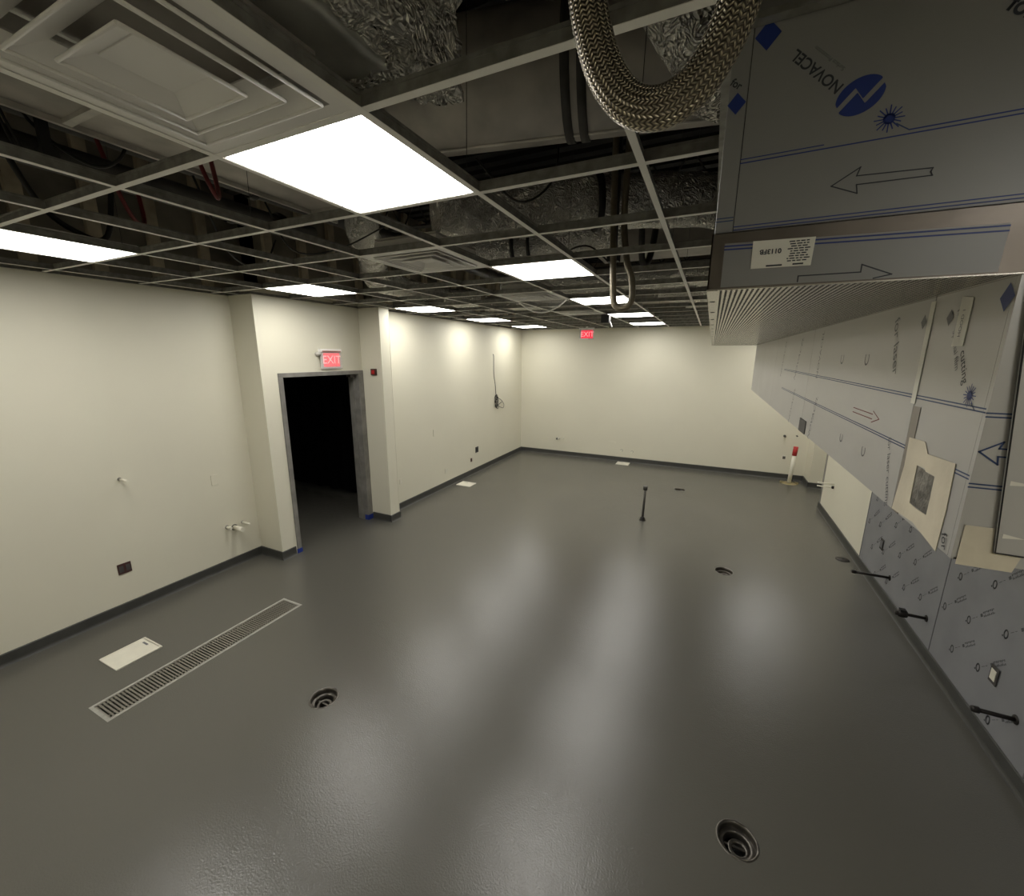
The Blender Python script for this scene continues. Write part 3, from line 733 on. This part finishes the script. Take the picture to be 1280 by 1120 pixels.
# enclosure above the plenum, up to the grid
en = thing('hood_enclosure', (0.5, 0.1, PZ1), 'grey film-covered steel enclosure above the hood printed with blue arrows', 'enclosure panel')
NY = 0.105
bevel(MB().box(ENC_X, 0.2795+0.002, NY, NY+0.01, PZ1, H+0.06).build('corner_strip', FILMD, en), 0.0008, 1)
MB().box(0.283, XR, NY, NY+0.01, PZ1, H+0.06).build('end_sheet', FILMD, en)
MB().box(0.2795, 0.2832, NY+0.003, NY+0.01, PZ1, H+0.06).build('joint', BLACK, en)
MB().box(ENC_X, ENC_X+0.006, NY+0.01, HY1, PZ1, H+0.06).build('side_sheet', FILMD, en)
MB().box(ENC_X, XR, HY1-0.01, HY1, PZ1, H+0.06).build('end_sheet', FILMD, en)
NYF = NY-0.0006
def NM(d=0.0): return Matrix.Translation((0, NYF-d, 0)) @ Matrix.Rotation(PI/2, 4, 'X')
flat(stroke([(0.283, 2.750), (0.475, 2.7525)], 0.0022)+stroke([(0.283, 2.757), (0.42, 2.7585)], 0.0018), 'print_line', BLUE, en, NM())
flat(stroke([(0.475, 2.7525), (1.2, 2.763)], 0.0022)+stroke([(0.545, 2.760), (1.2, 2.7695)], 0.0022), 'print_line', BLUE, en, NM())
for dz in (0, 0.006): flat(stroke([(0.284, 2.626+dz), (1.2, 2.631+dz)], 0.002), 'print_line', BLUE, en, NM())
flat(stroke([(0.250, 2.645), (0.2795, 2.645)], 0.002)+stroke([(0.250, 2.651), (0.2795, 2.651)], 0.002), 'print_line', BLUEL, en, NM())
flat(stroke([(0.442, 2.685), (0.483, 2.711), (0.479, 2.697), (0.587, 2.693), (0.585, 2.687), (0.588, 2.681), (0.481, 2.682), (0.484, 2.667), (0.442, 2.685)], 0.0020), 'print_arrow', INK, en, NM(0.0004))
# round emblem: an oval split by a lightning-like N, leaning
def emblem(c, a, b, ang):
    N_ = 40; out = []
    ca, sa = math.cos(ang), math.sin(ang)
    T = lambda p: (c[0]+p[0]*ca-p[1]*sa, c[1]+p[0]*sa+p[1]*ca)
    mid = [(-1.0, -0.10), (-0.05, 0.40), (0.05, -0.40), (1.0, 0.10)]
    zig_u = [(x*a, (y+0.15)*b) for x, y in mid]; zig_l = [(x*a, (y-0.15)*b) for x, y in mid]
    for zig, s_ in ((zig_u, 1), (zig_l, -1)):
        def zy(x):
            for (x0, y0), (x1, y1) in zip(zig[:-1], zig[1:]):
                if x0 <= x <= x1: return y0+(y1-y0)*(x-x0)/(x1-x0)
            return 0
        for k in range(N_):
            x0, x1 = -0.95*a+1.9*a*k/N_, -0.95*a+1.9*a*(k+1)/N_
            e0, e1 = s_*b*math.sqrt(max(0, 1-(x0/a)**2)), s_*b*math.sqrt(max(0, 1-(x1/a)**2))
            z0, z1 = zy(x0), zy(x1)
            if s_*(e0-z0) > 0.0005 and s_*(e1-z1) > 0.0005:
                pl = [T((x0, z0)), T((x1, z1)), T((x1, e1)), T((x0, e0))]
                out.append(pl if s_ > 0 else pl[::-1])
    return out
flat(emblem((0.465, 2.829), 0.037, 0.029, 0.45), 'print_emblem', BLUE, en, NM())
BA = PI-0.755
text_mesh('print_text', 'NOVACEL', 0.0245, INK, en, face_negY(0.393, NYF, 2.884, BA), bold=0.0005)
text_mesh('print_text', 'Surface Protection', 0.009, PRINT, en, face_negY(0.410, NYF, 2.900, BA))
flat(sunburst((0.513, 2.783), 0.021), 'print_sunburst', BLUE, en, NM())
flat(stroke([(0.525, 2.773), (0.544, 2.760)], 0.0018), 'print_line', BLUEL, en, NM())
flat(diamond((0.306, 2.963), 0.022), 'print_diamond', BLUE, en, NM()); flat(diamond((0.264, 2.859), 0.0165), 'print_diamond', BLUE, en, NM())
text_mesh('print_text', 'for', 0.018, INK, en, face_negY(0.260, NYF, 2.893, -0.62), bold=0.0005)
text_mesh('print_text', 'for laser', 0.034, INK, en, face_negY(0.690, NYF, 2.885, -0.62), bold=0.0008)

# ================================================================== RIGHT WALL: steel sheets, stubs, boxes
ed = [0.2, 1.93, 3.07, 4.83]
for a, b in zip(ed[:-1], ed[1:]):
    s_ = MB().box(XR-0.006, XR, a+0.002, b-0.002, 0.102, 1.97).build('steel_sheet', FILMB, wr)
    MB().box(XR-0.0085, XR-0.006, b-0.005, b+0.003, 0.102, 1.97).build('joint_strip', GREYINK, wr)
# one strip of film tint per sheet and the repeated slanted print
tmpl = None
def print_block(y0, y1, seed):
    rnd = random.Random(seed); polys = []
    d = Vector((math.cos(0.75), math.sin(0.75))); nrm = Vector((-d.y, d.x))
    def line(p, q, wd): polys.extend(stroke([tuple(p), tuple(q)], wd))
    for row in range(-14, 26):
        for k in range(-8, 12):
            c = nrm*(row*0.152) + d*(k*0.62+(row % 2)*0.27) + Vector((-2.796, 0.311))
            e = c + d*0.36
            if min(c.y, e.y) < 0.115 or max(c.y, e.y) > 1.75 or c.x < -y1+0.03 or e.x > -y0-0.02: continue
            ring = [(c.x+0.021*math.cos(t*PI/6)*0.8, c.y+0.026*math.sin(t*PI/6)) for t in range(12)]
            polys.extend(stroke(ring, 0.009, True))
            f = c - d*0.035; polys.append([f-d*0.006-nrm*0.006, f+d*0.006-nrm*0.006, f+d*0.006+nrm*0.006, f-d*0.006+nrm*0.006])
            line(c+d*0.045, c+d*0.075, 0.003); line(c+d*0.088, c+d*0.105, 0.003)
            b0 = c + d*0.15
            polys.append([b0-d*0.01-nrm*0.010, b0+d*0.014-nrm*0.010, b0+d*0.014+nrm*0.010, b0-d*0.01+nrm*0.010])
            for g in range(9):
                a_ = b0+d*(0.022+0.0135*g); h = 0.008+0.003*((g*7+row) % 3)
                polys.append([a_-nrm*0.017, a_+d*0.009-nrm*0.017, a_+d*0.009-nrm*(0.017-h), a_-nrm*(0.017-h)])
                polys.append([a_+nrm*(0.017-h), a_+d*0.009+nrm*(0.017-h), a_+d*0.009+nrm*0.017, a_+nrm*0.017])
    MW = Matrix(((0, 0, -1, XR-0.0066), (-1, 0, 0, 0), (0, 1, 0, 0), (0, 0, 0, 1)))
    o = flat(polys, 'film_print', PRINT, wr, MW); o['kind'] = 'stuff'; return o
for k, (a, b) in enumerate(zip(ed[:-1], ed[1:])): print_block(a, b, k)
def stub(y, z, length, lab, valve=False):
    t = thing('gas_stub', (XR, y, z), lab, 'pipe stub', 'black pipe stubs on the right wall')
    x0 = XR-length
    MB().tube([(XR-0.004, y, z), (x0, y, z)], 0.0125, 12).build('pipe', IRON, t)
    MB().lathe([(0.0, -0.004), (0.017, -0.004), (0.019, 0.010), (0.019, 0.028), (0.013, 0.030)], (x0, y, z), 0, 12).build('cap', IRON, t)
    MB().lathe([(0.013, -0.014), (0.026, -0.012), (0.028, -0.007)], (XR, y, z), 0, 14).build('escutcheon', IRON, t)
    if valve:
        MB().lathe([(0.013, 0.0), (0.028, 0.006), (0.032, 0.03), (0.028, 0.06), (0.013, 0.066)], (x0+0.01, y, z), 0, 10).build('valve_body', IRON, t)
        MB().box(x0+0.02, x0+0.06, y-0.02, y+0.02, z+0.02, z+0.04).build('valve_handle', BLACK, t)
stub(3.97, 0.27, 0.30, 'black iron pipe stub farthest along the steel clad wall')
stub(3.2, 0.305, 0.20, 'black iron pipe stub with a bulky valve, middle of the three', True)
stub(2.09, 0.345, 0.19, 'black iron pipe stub nearest the camera on the steel clad wall')
def wall_box(x, y, z, wd, ht, axis, lab, m_face, m_in=None, depth=0.006, cat='outlet', holes=0):
    t = thing('outlet_box', (x, y, z), lab, cat)
    sx = 1 if x < 0 else -1
    if axis == 'x':
        a, b = (x, x+depth) if sx > 0 else (x-depth, x)
        bevel(MB().box(a, b, y-wd/2, y+wd/2, z-ht/2, z+ht/2).build('cover_plate', m_face, t), 0.0015, 1)
        if m_in:
            a, b = (x+depth, x+depth+0.003) if sx > 0 else (x-depth-0.003, x-depth)
            for k in range(max(1, holes)):
                yy = y-wd/2+wd*(k+0.5)/max(1, holes)
                MB().box(a, b, yy-wd*0.32/max(1, holes), yy+wd*0.32/max(1, holes), z-ht*0.30, z+ht*0.30).build('receptacle', m_in, t)
    else:
        bevel(MB().box(x-wd/2, x+wd/2, y-depth, y, z-ht/2, z+ht/2).build('cover_plate', m_face, t), 0.0015, 1)
        if m_in: MB().box(x-wd*0.3, x+wd*0.3, y-depth-0.003, y-depth, z-ht*0.3, z+ht*0.3).build('receptacle', m_in, t)
    return t
wall_box(XR-0.0085, 2.334, 0.45, 0.075, 0.115, 'x', 'small outlet with white insert low on the nearest steel sheet', DARK, PVC)
wall_box(XR-0.0085, 4.29, 0.488, 0.075, 0.115, 'x', 'dark outlet box low on the far steel sheet', DARK, GREYINK)
# valve on the white wall stretch
t = thing('supply_pipe', (XR, 6.2, 0.54), 'two thin white pipe stubs with a dark cap on the white right wall', 'pipe stub')
for dz in (0.0, 0.05): MB().tube([(XR, 6.3, 0.52+dz), (XR-0.20, 6.3, 0.52+dz)], 0.009, 10).build('pipe', PVC, t)
MB().lathe([(0.0, 0), (0.022, 0.0), (0.022, -0.02), (0.012, -0.03)], (XR, 6.3, 0.52), 0, 12).build('escutcheon', IRON, t)
# blue-black cleanout cover on the floor
t = thing('cleanout_cover', (1.93, 4.90, 0), 'round dark cleanout cover on the floor beside the right wall', 'cleanout cover')
MB().lathe([(0.0, 0.012), (0.055, 0.012), (0.065, 0.008), (0.072, 0.0)], (1.915, 4.90, 0.0), 2, 24).build('cover', IRON, t)
MB().lathe([(0.0, 0.016), (0.01, 0.016), (0.012, 0.012)], (1.915, 4.90, 0.0), 2, 6).build('plug', BLACK, t)

# ================================================================== LEFT WALL ITEMS
def wall_stub(x, y, z, length, r, m, lab, sx=1, axis=0, name='pipe_stub', ring=DARK):
    t = thing(name, (x, y, z), lab, 'pipe stub')
    e = (x+sx*length, y, z) if axis == 0 else (x, y+sx*length, z)
    s0 = (x-sx*0.01, y, z) if axis == 0 else (x, y-sx*0.01, z)
    MB().tube([s0, e], r, 12).build('pipe', m, t)
    hs = [(r, 0.003*sx), (r*1.3, 0.003*sx), (r*1.35, 0.0)]
    MB().lathe(hs, (x, y, z), axis, 14).build('wall_ring', ring, t)
    return t
wall_stub(XL, 0.81, 1.262, 0.14, 0.011, PVC, 'thin white pipe stub alone at mid height on the left wall')
wall_stub(XL, 1.646, 0.476, 0.07, 0.016, PVC, 'short white pipe stub, leftmost of three low on the left wall')
wall_stub(XL, 1.722, 0.447, 0.15, 0.026, PVC, 'thick cream drain stub between two thin stubs low on the left wall')
wall_stub(XL, 1.816, 0.475, 0.14, 0.011, PVC, 'thin white pipe stub nearest the corner, low on the left wall')
wall_box(XL, 0.717, 0.431, 0.10, 0.10, 'x', 'brown double outlet box low on the left wall', BROWN, DARK, holes=2)
wall_box(XL, 1.591, 1.042, 0.07, 0.115, 'x', 'white switch plate on the left wall before the corner', WALL, None, 0.008, 'switch plate')
wall_box(XLF, 6.35, 0.472, 0.12, 0.12, 'x', 'dark square outlet box low on the far left wall', DARK, BLACK)
wall_box(XLF, 6.12, 0.302, 0.06, 0.07, 'x', 'small tan box just below the dark outlet on the far left wall', BROWN, None)
wall_box(XLF, 5.23, 0.305, 0.10, 0.10, 'x', 'white double outlet plate low on the far left wall', WALL, PLASTIC, holes=2)
wall_box(XLF, 3.97, 0.44, 0.06, 0.09, 'x', 'white outlet plate beside the wall pillar', WALL, PLASTIC)
wall_box(XLF, 4.90, 1.06, 0.07, 0.115, 'x', 'white switch plate on the far left wall past the pillar', WALL, None, 0.008, 'switch plate')
wall_box(-3.87, 3.46, 2.145, 0.085, 0.085, 'y', 'small dark red fire alarm box on the pillar beside the doorway', BROWN, RED, 0.03, 'alarm box')
# hanging cable with a coil
t = thing('hanging_cable', (XLF, 7.1, 2.4), 'thin black cable with a coil hanging on the far left wall', 'cable')
MB().tube([(XLF-0.005, 7.08, 2.40), (XLF+0.01, 7.10, 2.36), (XLF+0.012, 7.10, 2.0), (XLF+0.015, 7.16, 1.75), (XLF+0.015, 7.20, 1.5)], 0.006, 6, 5).build('drop', WIRE, t)
coil = []
for k in range(46):
    a = k*0.55; coil.append((XLF+0.03+0.02*math.sin(k*0.9), 7.17+0.045*math.cos(a)+k*0.001, 1.42+0.13*math.sin(a)-k*0.0015))
MB().tube(coil, 0.006, 5).build('coil', WIRE, t)
MB().tube([(XLF+0.02, 7.2, 1.47), (XLF+0.03, 7.38, 1.42), (XLF+0.03, 7.55, 1.30), (XLF+0.03, 7.52, 1.22), (XLF+0.03, 7.40, 1.24), (XLF+0.03, 7.28, 1.30), (XLF+0.03, 7.45, 1.36)], 0.006, 5, 6).build('loop', WIRE, t)
# exit signs
def exit_sign(loc, rz, lab, wall_mount):
    t = thing('exit_sign', loc, lab, 'exit sign')
    t.rotation_euler = (0, 0, rz)
    def b(name, mb, m): o = mb.build(name, m); o.parent = t; return o
    b('canopy', MB().box(-0.16, 0.16, -0.045, 0.0, 0.20, 0.235), WHITE)
    b('panel', MB().box(-0.15, 0.15, -0.028, -0.018, 0.0, 0.20), CLEAR)
    b('lit_face', MB().box(-0.115, 0.135, -0.030, -0.028, 0.018, 0.185), EXITR)
    b('letters', MB(), EXITW) if False else None
    o = text_mesh('letters', 'EXIT', 0.14, EXITW, None, Matrix.Translation((0.012, -0.0306, 0.10)) @ Matrix.Rotation(PI/2, 4, 'X')); o.parent = t
    if wall_mount:
        b('mount', MB().lathe([(0.0, -0.055), (0.026, -0.055), (0.026, 0.0)], (-0.185, 0, 0.175), 1, 14), GALV)
        b('lamp_cover', MB().box(-0.14, 0.14, -0.055, -0.045, 0.205, 0.212), RED)
        b('plastic_wrap', MB().box(-0.17, 0.165, -0.036, -0.034, -0.01, 0.19), MAT['wrap'])
    else:
        b('canopy_stem', MB().box(-0.02, 0.02, -0.035, -0.005, 0.235, 0.26), WHITE)
        b('lower_glow', MB().box(-0.15, 0.04, -0.031, -0.029, 0.0, 0.02), WHITE)
wrap = mat('wrap', (0.85, 0.8, 0.78), 0.12); wrap.node_tree.nodes['Principled BSDF'].inputs['Alpha'].default_value = 0.18
exit_sign((XD, 2.92, 2.205), PI/2, 'red lit EXIT sign wrapped in clear plastic above the doorway', True)
exit_sign((-2.16, 7.9, 2.715), 0, 'red lit EXIT sign hanging from the grid near the back wall', False)

# ================================================================== BACK WALL ITEMS
t = thing('supply_pipe', (-2.915, YB, 0.405), 'white capped valve stub low on the left of the back wall', 'pipe stub')
MB().tube([(-2.93, YB, 0.41), (-2.93, YB-0.10, 0.41)], 0.02, 12).build('pipe', PVC, t)
MB().box(-2.98, -2.94, YB-0.11, YB-0.05, 0.39, 0.43).build('valve_handle', COPPER, t)
MB().tube([(-2.82, YB, 0.43), (-2.82, YB-0.09, 0.43)], 0.012, 10).build('pipe', PVC, t)
wall_box(-1.65, YB, 0.422, 0.16, 0.05, 'y', 'white blank plate low on the back wall', WALL, None)
wall_stub(-1.42, YB, 0.255, 0.06, 0.02, PVC, 'left of two small pipe stubs above the far floor plate', -1, 1)
wall_stub(-1.185, YB, 0.242, 0.06, 0.02, PVC, 'right of two small pipe stubs above the far floor plate', -1, 1)
wall_stub(1.70, YB, 0.86, 0.08, 0.018, COPPER, 'dark pipe stub on the back wall left of the white standpipe', -1, 1)
wall_stub(1.90, YB, 0.88, 0.06, 0.011, COPPER, 'tiny dark stub on the back wall above the white standpipe', -1, 1)
wall_box(1.74, YB, 0.43, 0.08, 0.09, 'y', 'small outlet on the back wall beside the white standpipe', PLASTIC, COPPER)
# standpipe with red cap
t = thing('standpipe', (1.834, 8.29, 0), 'white plastic standpipe with a red cap in the back right corner', 'standpipe')
MB().tube([(1.834, 8.29, 0), (1.855, 8.29, 0.56)], 0.034, 16).build('pipe', PVC, t)
MB().tube([(1.853, 8.29, 0.55), (1.860, 8.29, 0.72)], 0.040, 16).build('cap', RED, t)
MB().lathe([(0.034, 0.012), (0.11, 0.010), (0.13, 0.0)], (1.834, 8.29, 0), 2, 24).build('floor_flange', ESCUT, t)
for dx in (-0.12, 0.12): MB().box(1.834+dx-0.03, 1.834+dx+0.03, 8.27, 8.31, 0.0, 0.03).build('flange_ear', ESCUT, t)

# ================================================================== FLOOR ITEMS
# post
t = thing('floor_post', (-0.44, 5.13, 0), 'thin grey capped pipe standing upright in the middle of the floor', 'pipe')
MB().tube([(-0.44, 5.13, 0), (-0.433, 5.13, 0.50)], 0.017, 12).build('pipe', COPPER, t)
MB().tube([(-0.433, 5.13, 0.47), (-0.432, 5.13, 0.53)], 0.031, 12).build('cap', COPPER, t)
MB().lathe([(0.017, 0.055), (0.032, 0.05), (0.034, 0.02), (0.05, 0.0)], (-0.44, 5.13, 0), 2, 16).build('base_coupling', IRON, t)
# floor drains
DN = ['round steel floor drain nearest the long trench grate', 'round steel floor drain closest to the camera at the bottom right',
      'round floor drain in mid floor before the steel clad wall', 'round floor drain farthest back behind the upright pipe']
for (x, y), lab in zip(DRAINS, DN):
    t = thing('floor_drain', (x, y, 0), lab, 'floor drain', 'round floor drains')
    MB().lathe([(0.098, 0.0005), (0.096, 0.003), (0.088, 0.003), (0.084, -0.012), (0.083, -0.09)], (x, y, 0), 2, 32).build('rim', DRAINM, t)
    MB().lathe([(0.0, -0.088), (0.085, -0.088)], (x, y, 0), 2, 32).build('bowl', HOLE, t)
    MB().lathe([(0.083, -0.030), (0.066, -0.028), (0.060, -0.034), (0.058, -0.07)], (x, y, 0), 2, 32).build('inner_ring', DRAINM, t)
    MB().lathe([(0.048, -0.042), (0.036, -0.038), (0.030, -0.046), (0.030, -0.08)], (x+0.01, y-0.01, 0), 2, 24).build('strainer_ring', DRAINM, t)
    MB().box(x-0.055, x+0.055, y-0.006, y+0.006, -0.055, -0.047).build('crossbar', DRAINM, t)
# trench drain
t = thing('trench_drain', (-3.23, 0.72, 0), 'long narrow steel trench drain grate set in the floor', 'trench drain')
x0, x1, y0, y1 = TR
fr = MB()
for a in ((x0, x1, y0, y0+0.022), (x0, x1, y1-0.022, y1), (x0, x0+0.022, y0+0.022, y1-0.022), (x1-0.022, x1, y0+0.022, y1-0.022)): fr.box(*a, -0.004, 0.002)
fr.build('edge_frame', GROUT, t)
MB().box(x0+0.021, x1-0.021, y0+0.021, y1-0.021, -0.118, -0.112).build('trench_bed', HOLE, t)
secs = [(y0+0.026, y0+0.50), (y0+0.506, y0+0.98), (y0+0.986, y1-0.026)]
for a, b in secs:
    for xx in (x0+0.030, x0+0.062, x1-0.062, x1-0.030):
        MB().box(xx-0.003, xx+0.003, a, b, -0.025, 0.0005).build('rail', GRATE, t)
bar = MB().box(x0+0.03, x1-0.03, -0.0055, 0.0055, -0.022, -0.001).mesh('grate_bar'); bar.materials.append(GRATE)
for a, b in secs:
    n = 23
    for k in range(n+1):
        o = part('grate_bar', bar, t, (0, 0, 0)); o.location = (-t.location.x, a+(b-a)*k/n-t.location.y, 0)
# white floor plates
def floor_plate(x0, x1, y0, y1, lab):
    t = thing('floor_plate', ((x0+x1)/2, (y0+y1)/2, 0), lab, 'floor plate', 'white plates on the floor')
    rm = MB()
    for a in ((x0, x1, y0, y0+0.014), (x0, x1, y1-0.014, y1), (x0, x0+0.014, y0+0.014, y1-0.014), (x1-0.014, x1, y0+0.014, y1-0.014)): rm.box(*a, 0, 0.009)
    bevel(rm.build('rim', PLASTIC, t), 0.002, 1)
    MB().box(x0+0.013, x1-0.013, y0+0.013, y1-0.013, 0.0, 0.005).build('cover', PLASTIC, t)
    MB().box(x0+0.06, x0+0.13, y1-0.05, y1-0.035, 0.005, 0.0056).build('marking', GREYINK, t)
floor_plate(-3.885, -3.62, 0.245, 0.55, 'largest white floor plate, beside the long trench grate')
floor_plate(-3.85, -3.56, 5.375, 5.625, 'white floor plate by the far left wall past the doorway')
floor_plate(-1.475, -1.20, 8.26, 8.51, 'white floor plate farthest back at the foot of the back wall')

# ================================================================== BRAIDED HOSES
t = thing('braided_hose', (0.15, -0.35, 2.9), 'large braided metal hose hanging in a U loop close to the camera', 'hose')
MB().tube([(0.050, -0.37, DECK), (0.052, -0.36, 3.30), (0.068, -0.35, 3.02), (0.080, -0.345, 2.84), (0.100, -0.34, 2.745), (0.132, -0.335, 2.690), (0.172, -0.335, 2.668), (0.212, -0.335, 2.678), (0.243, -0.34, 2.712), (0.262, -0.345, 2.765), (0.276, -0.35, 2.86), (0.292, -0.36, 3.04), (0.30, -0.37, 3.30), (0.31, -0.38, DECK)], 0.0235, 24, 10).build('hose_body', BRAID, t)
MB().lathe([(0.0, 0.10), (0.03, 0.10), (0.03, 0.0), (0.024, -0.01)], (0.050, -0.37, DECK-0.12), 2, 6).build('fitting', STEEL, t)
MB().lathe([(0.0, 0.10), (0.03, 0.10), (0.03, 0.0), (0.024, -0.01)], (0.31, -0.38, DECK-0.12), 2, 6).build('fitting', STEEL, t)
t = thing('braided_hose', (-0.31, 2.0, 2.8), 'small braided metal hose loop hanging from the grid in the distance', 'hose')
MB().tube([(-0.42, 2.02, DECK), (-0.40, 2.0, 3.35), (-0.385, 2.0, 3.0), (-0.375, 2.0, 2.80), (-0.365, 2.0, 2.72), (-0.335, 2.0, 2.685), (-0.30, 2.0, 2.682), (-0.265, 2.0, 2.70), (-0.248, 2.0, 2.76), (-0.262, 2.0, 2.88), (-0.30, 2.0, 3.0), (-0.33, 2.0, 3.35), (-0.30, 2.02, DECK)], 0.021, 16, 8).build('hose_body', BRAID, t)
# junction bracket under the grid
t = thing('junction_box', (-1.2, 5.53, H), 'small black junction box hanging under the grid near the back', 'junction box')
MB().box(-1.29, -1.17, 5.47, 5.59, 2.86, 2.975).build('box_body', BLACK, t)
MB().prism([(-1.18, 2.86), (-1.14, 2.79), (-1.13, 2.80), (-1.16, 2.87)], 1, 5.50, 5.56).build('flap', FRAME, t)

# ------------------------------------------------------------------ prints and stickers belong to the sheet they sit on
def regroup(root, rules):
    kids = list(root.children)
    for o in kids:
        for prefix, pick in rules:
            if o.name.split('.')[0] in prefix:
                vs = o.data.vertices
                c = sum((v.co for v in vs), Vector())/max(1, len(vs))
                p = pick(c)
                if p is not None and p is not o:
                    o.parent = p; o.matrix_parent_inverse = Matrix.Identity(4)
                break
def named(root, nm): return [o for o in root.children if o.name.split('.')[0] == nm]
fs = named(hood, 'front_sheet'); es = named(hood, 'end_sheet')[0]
def hood_pick(c):
    if c.x > HX+0.002: return es
    for o, (a, b) in zip(fs, zip(segs[:-1], segs[1:])):
        if a <= c.y <= b: return o
    return fs[0]
PR = ('print_line', 'print_arrow', 'print_text', 'print_sunburst', 'print_diamond', 'print_emblem')
regroup(hood, [(PR, hood_pick), (('window_foil',), lambda c: named(hood, 'masking_paper')[0]), (('tag_text',), lambda c: named(hood, 'hang_tag')[0]),
               (('sheet_edge', 'bent_tab'), lambda c: named(hood, 'lapped_sheet')[0])])
regroup(ps, [(PR, lambda c: named(ps, 'protective_film')[0]), (('label_text', 'label_lines'), lambda c: named(ps, 'shipping_label')[0]),
             (('perforations', 'bolt_holes'), lambda c: named(ps, 'perforated_sheet')[0])])
regroup(en, [(PR, lambda c: named(en, 'corner_strip')[0] if c.x < 0.2795 else named(en, 'end_sheet')[0])])
regroup(df, [(('masking_tape',), lambda c: named(df, 'jamb')[0] if c.y < 2.8 else named(df, 'jamb')[1])])
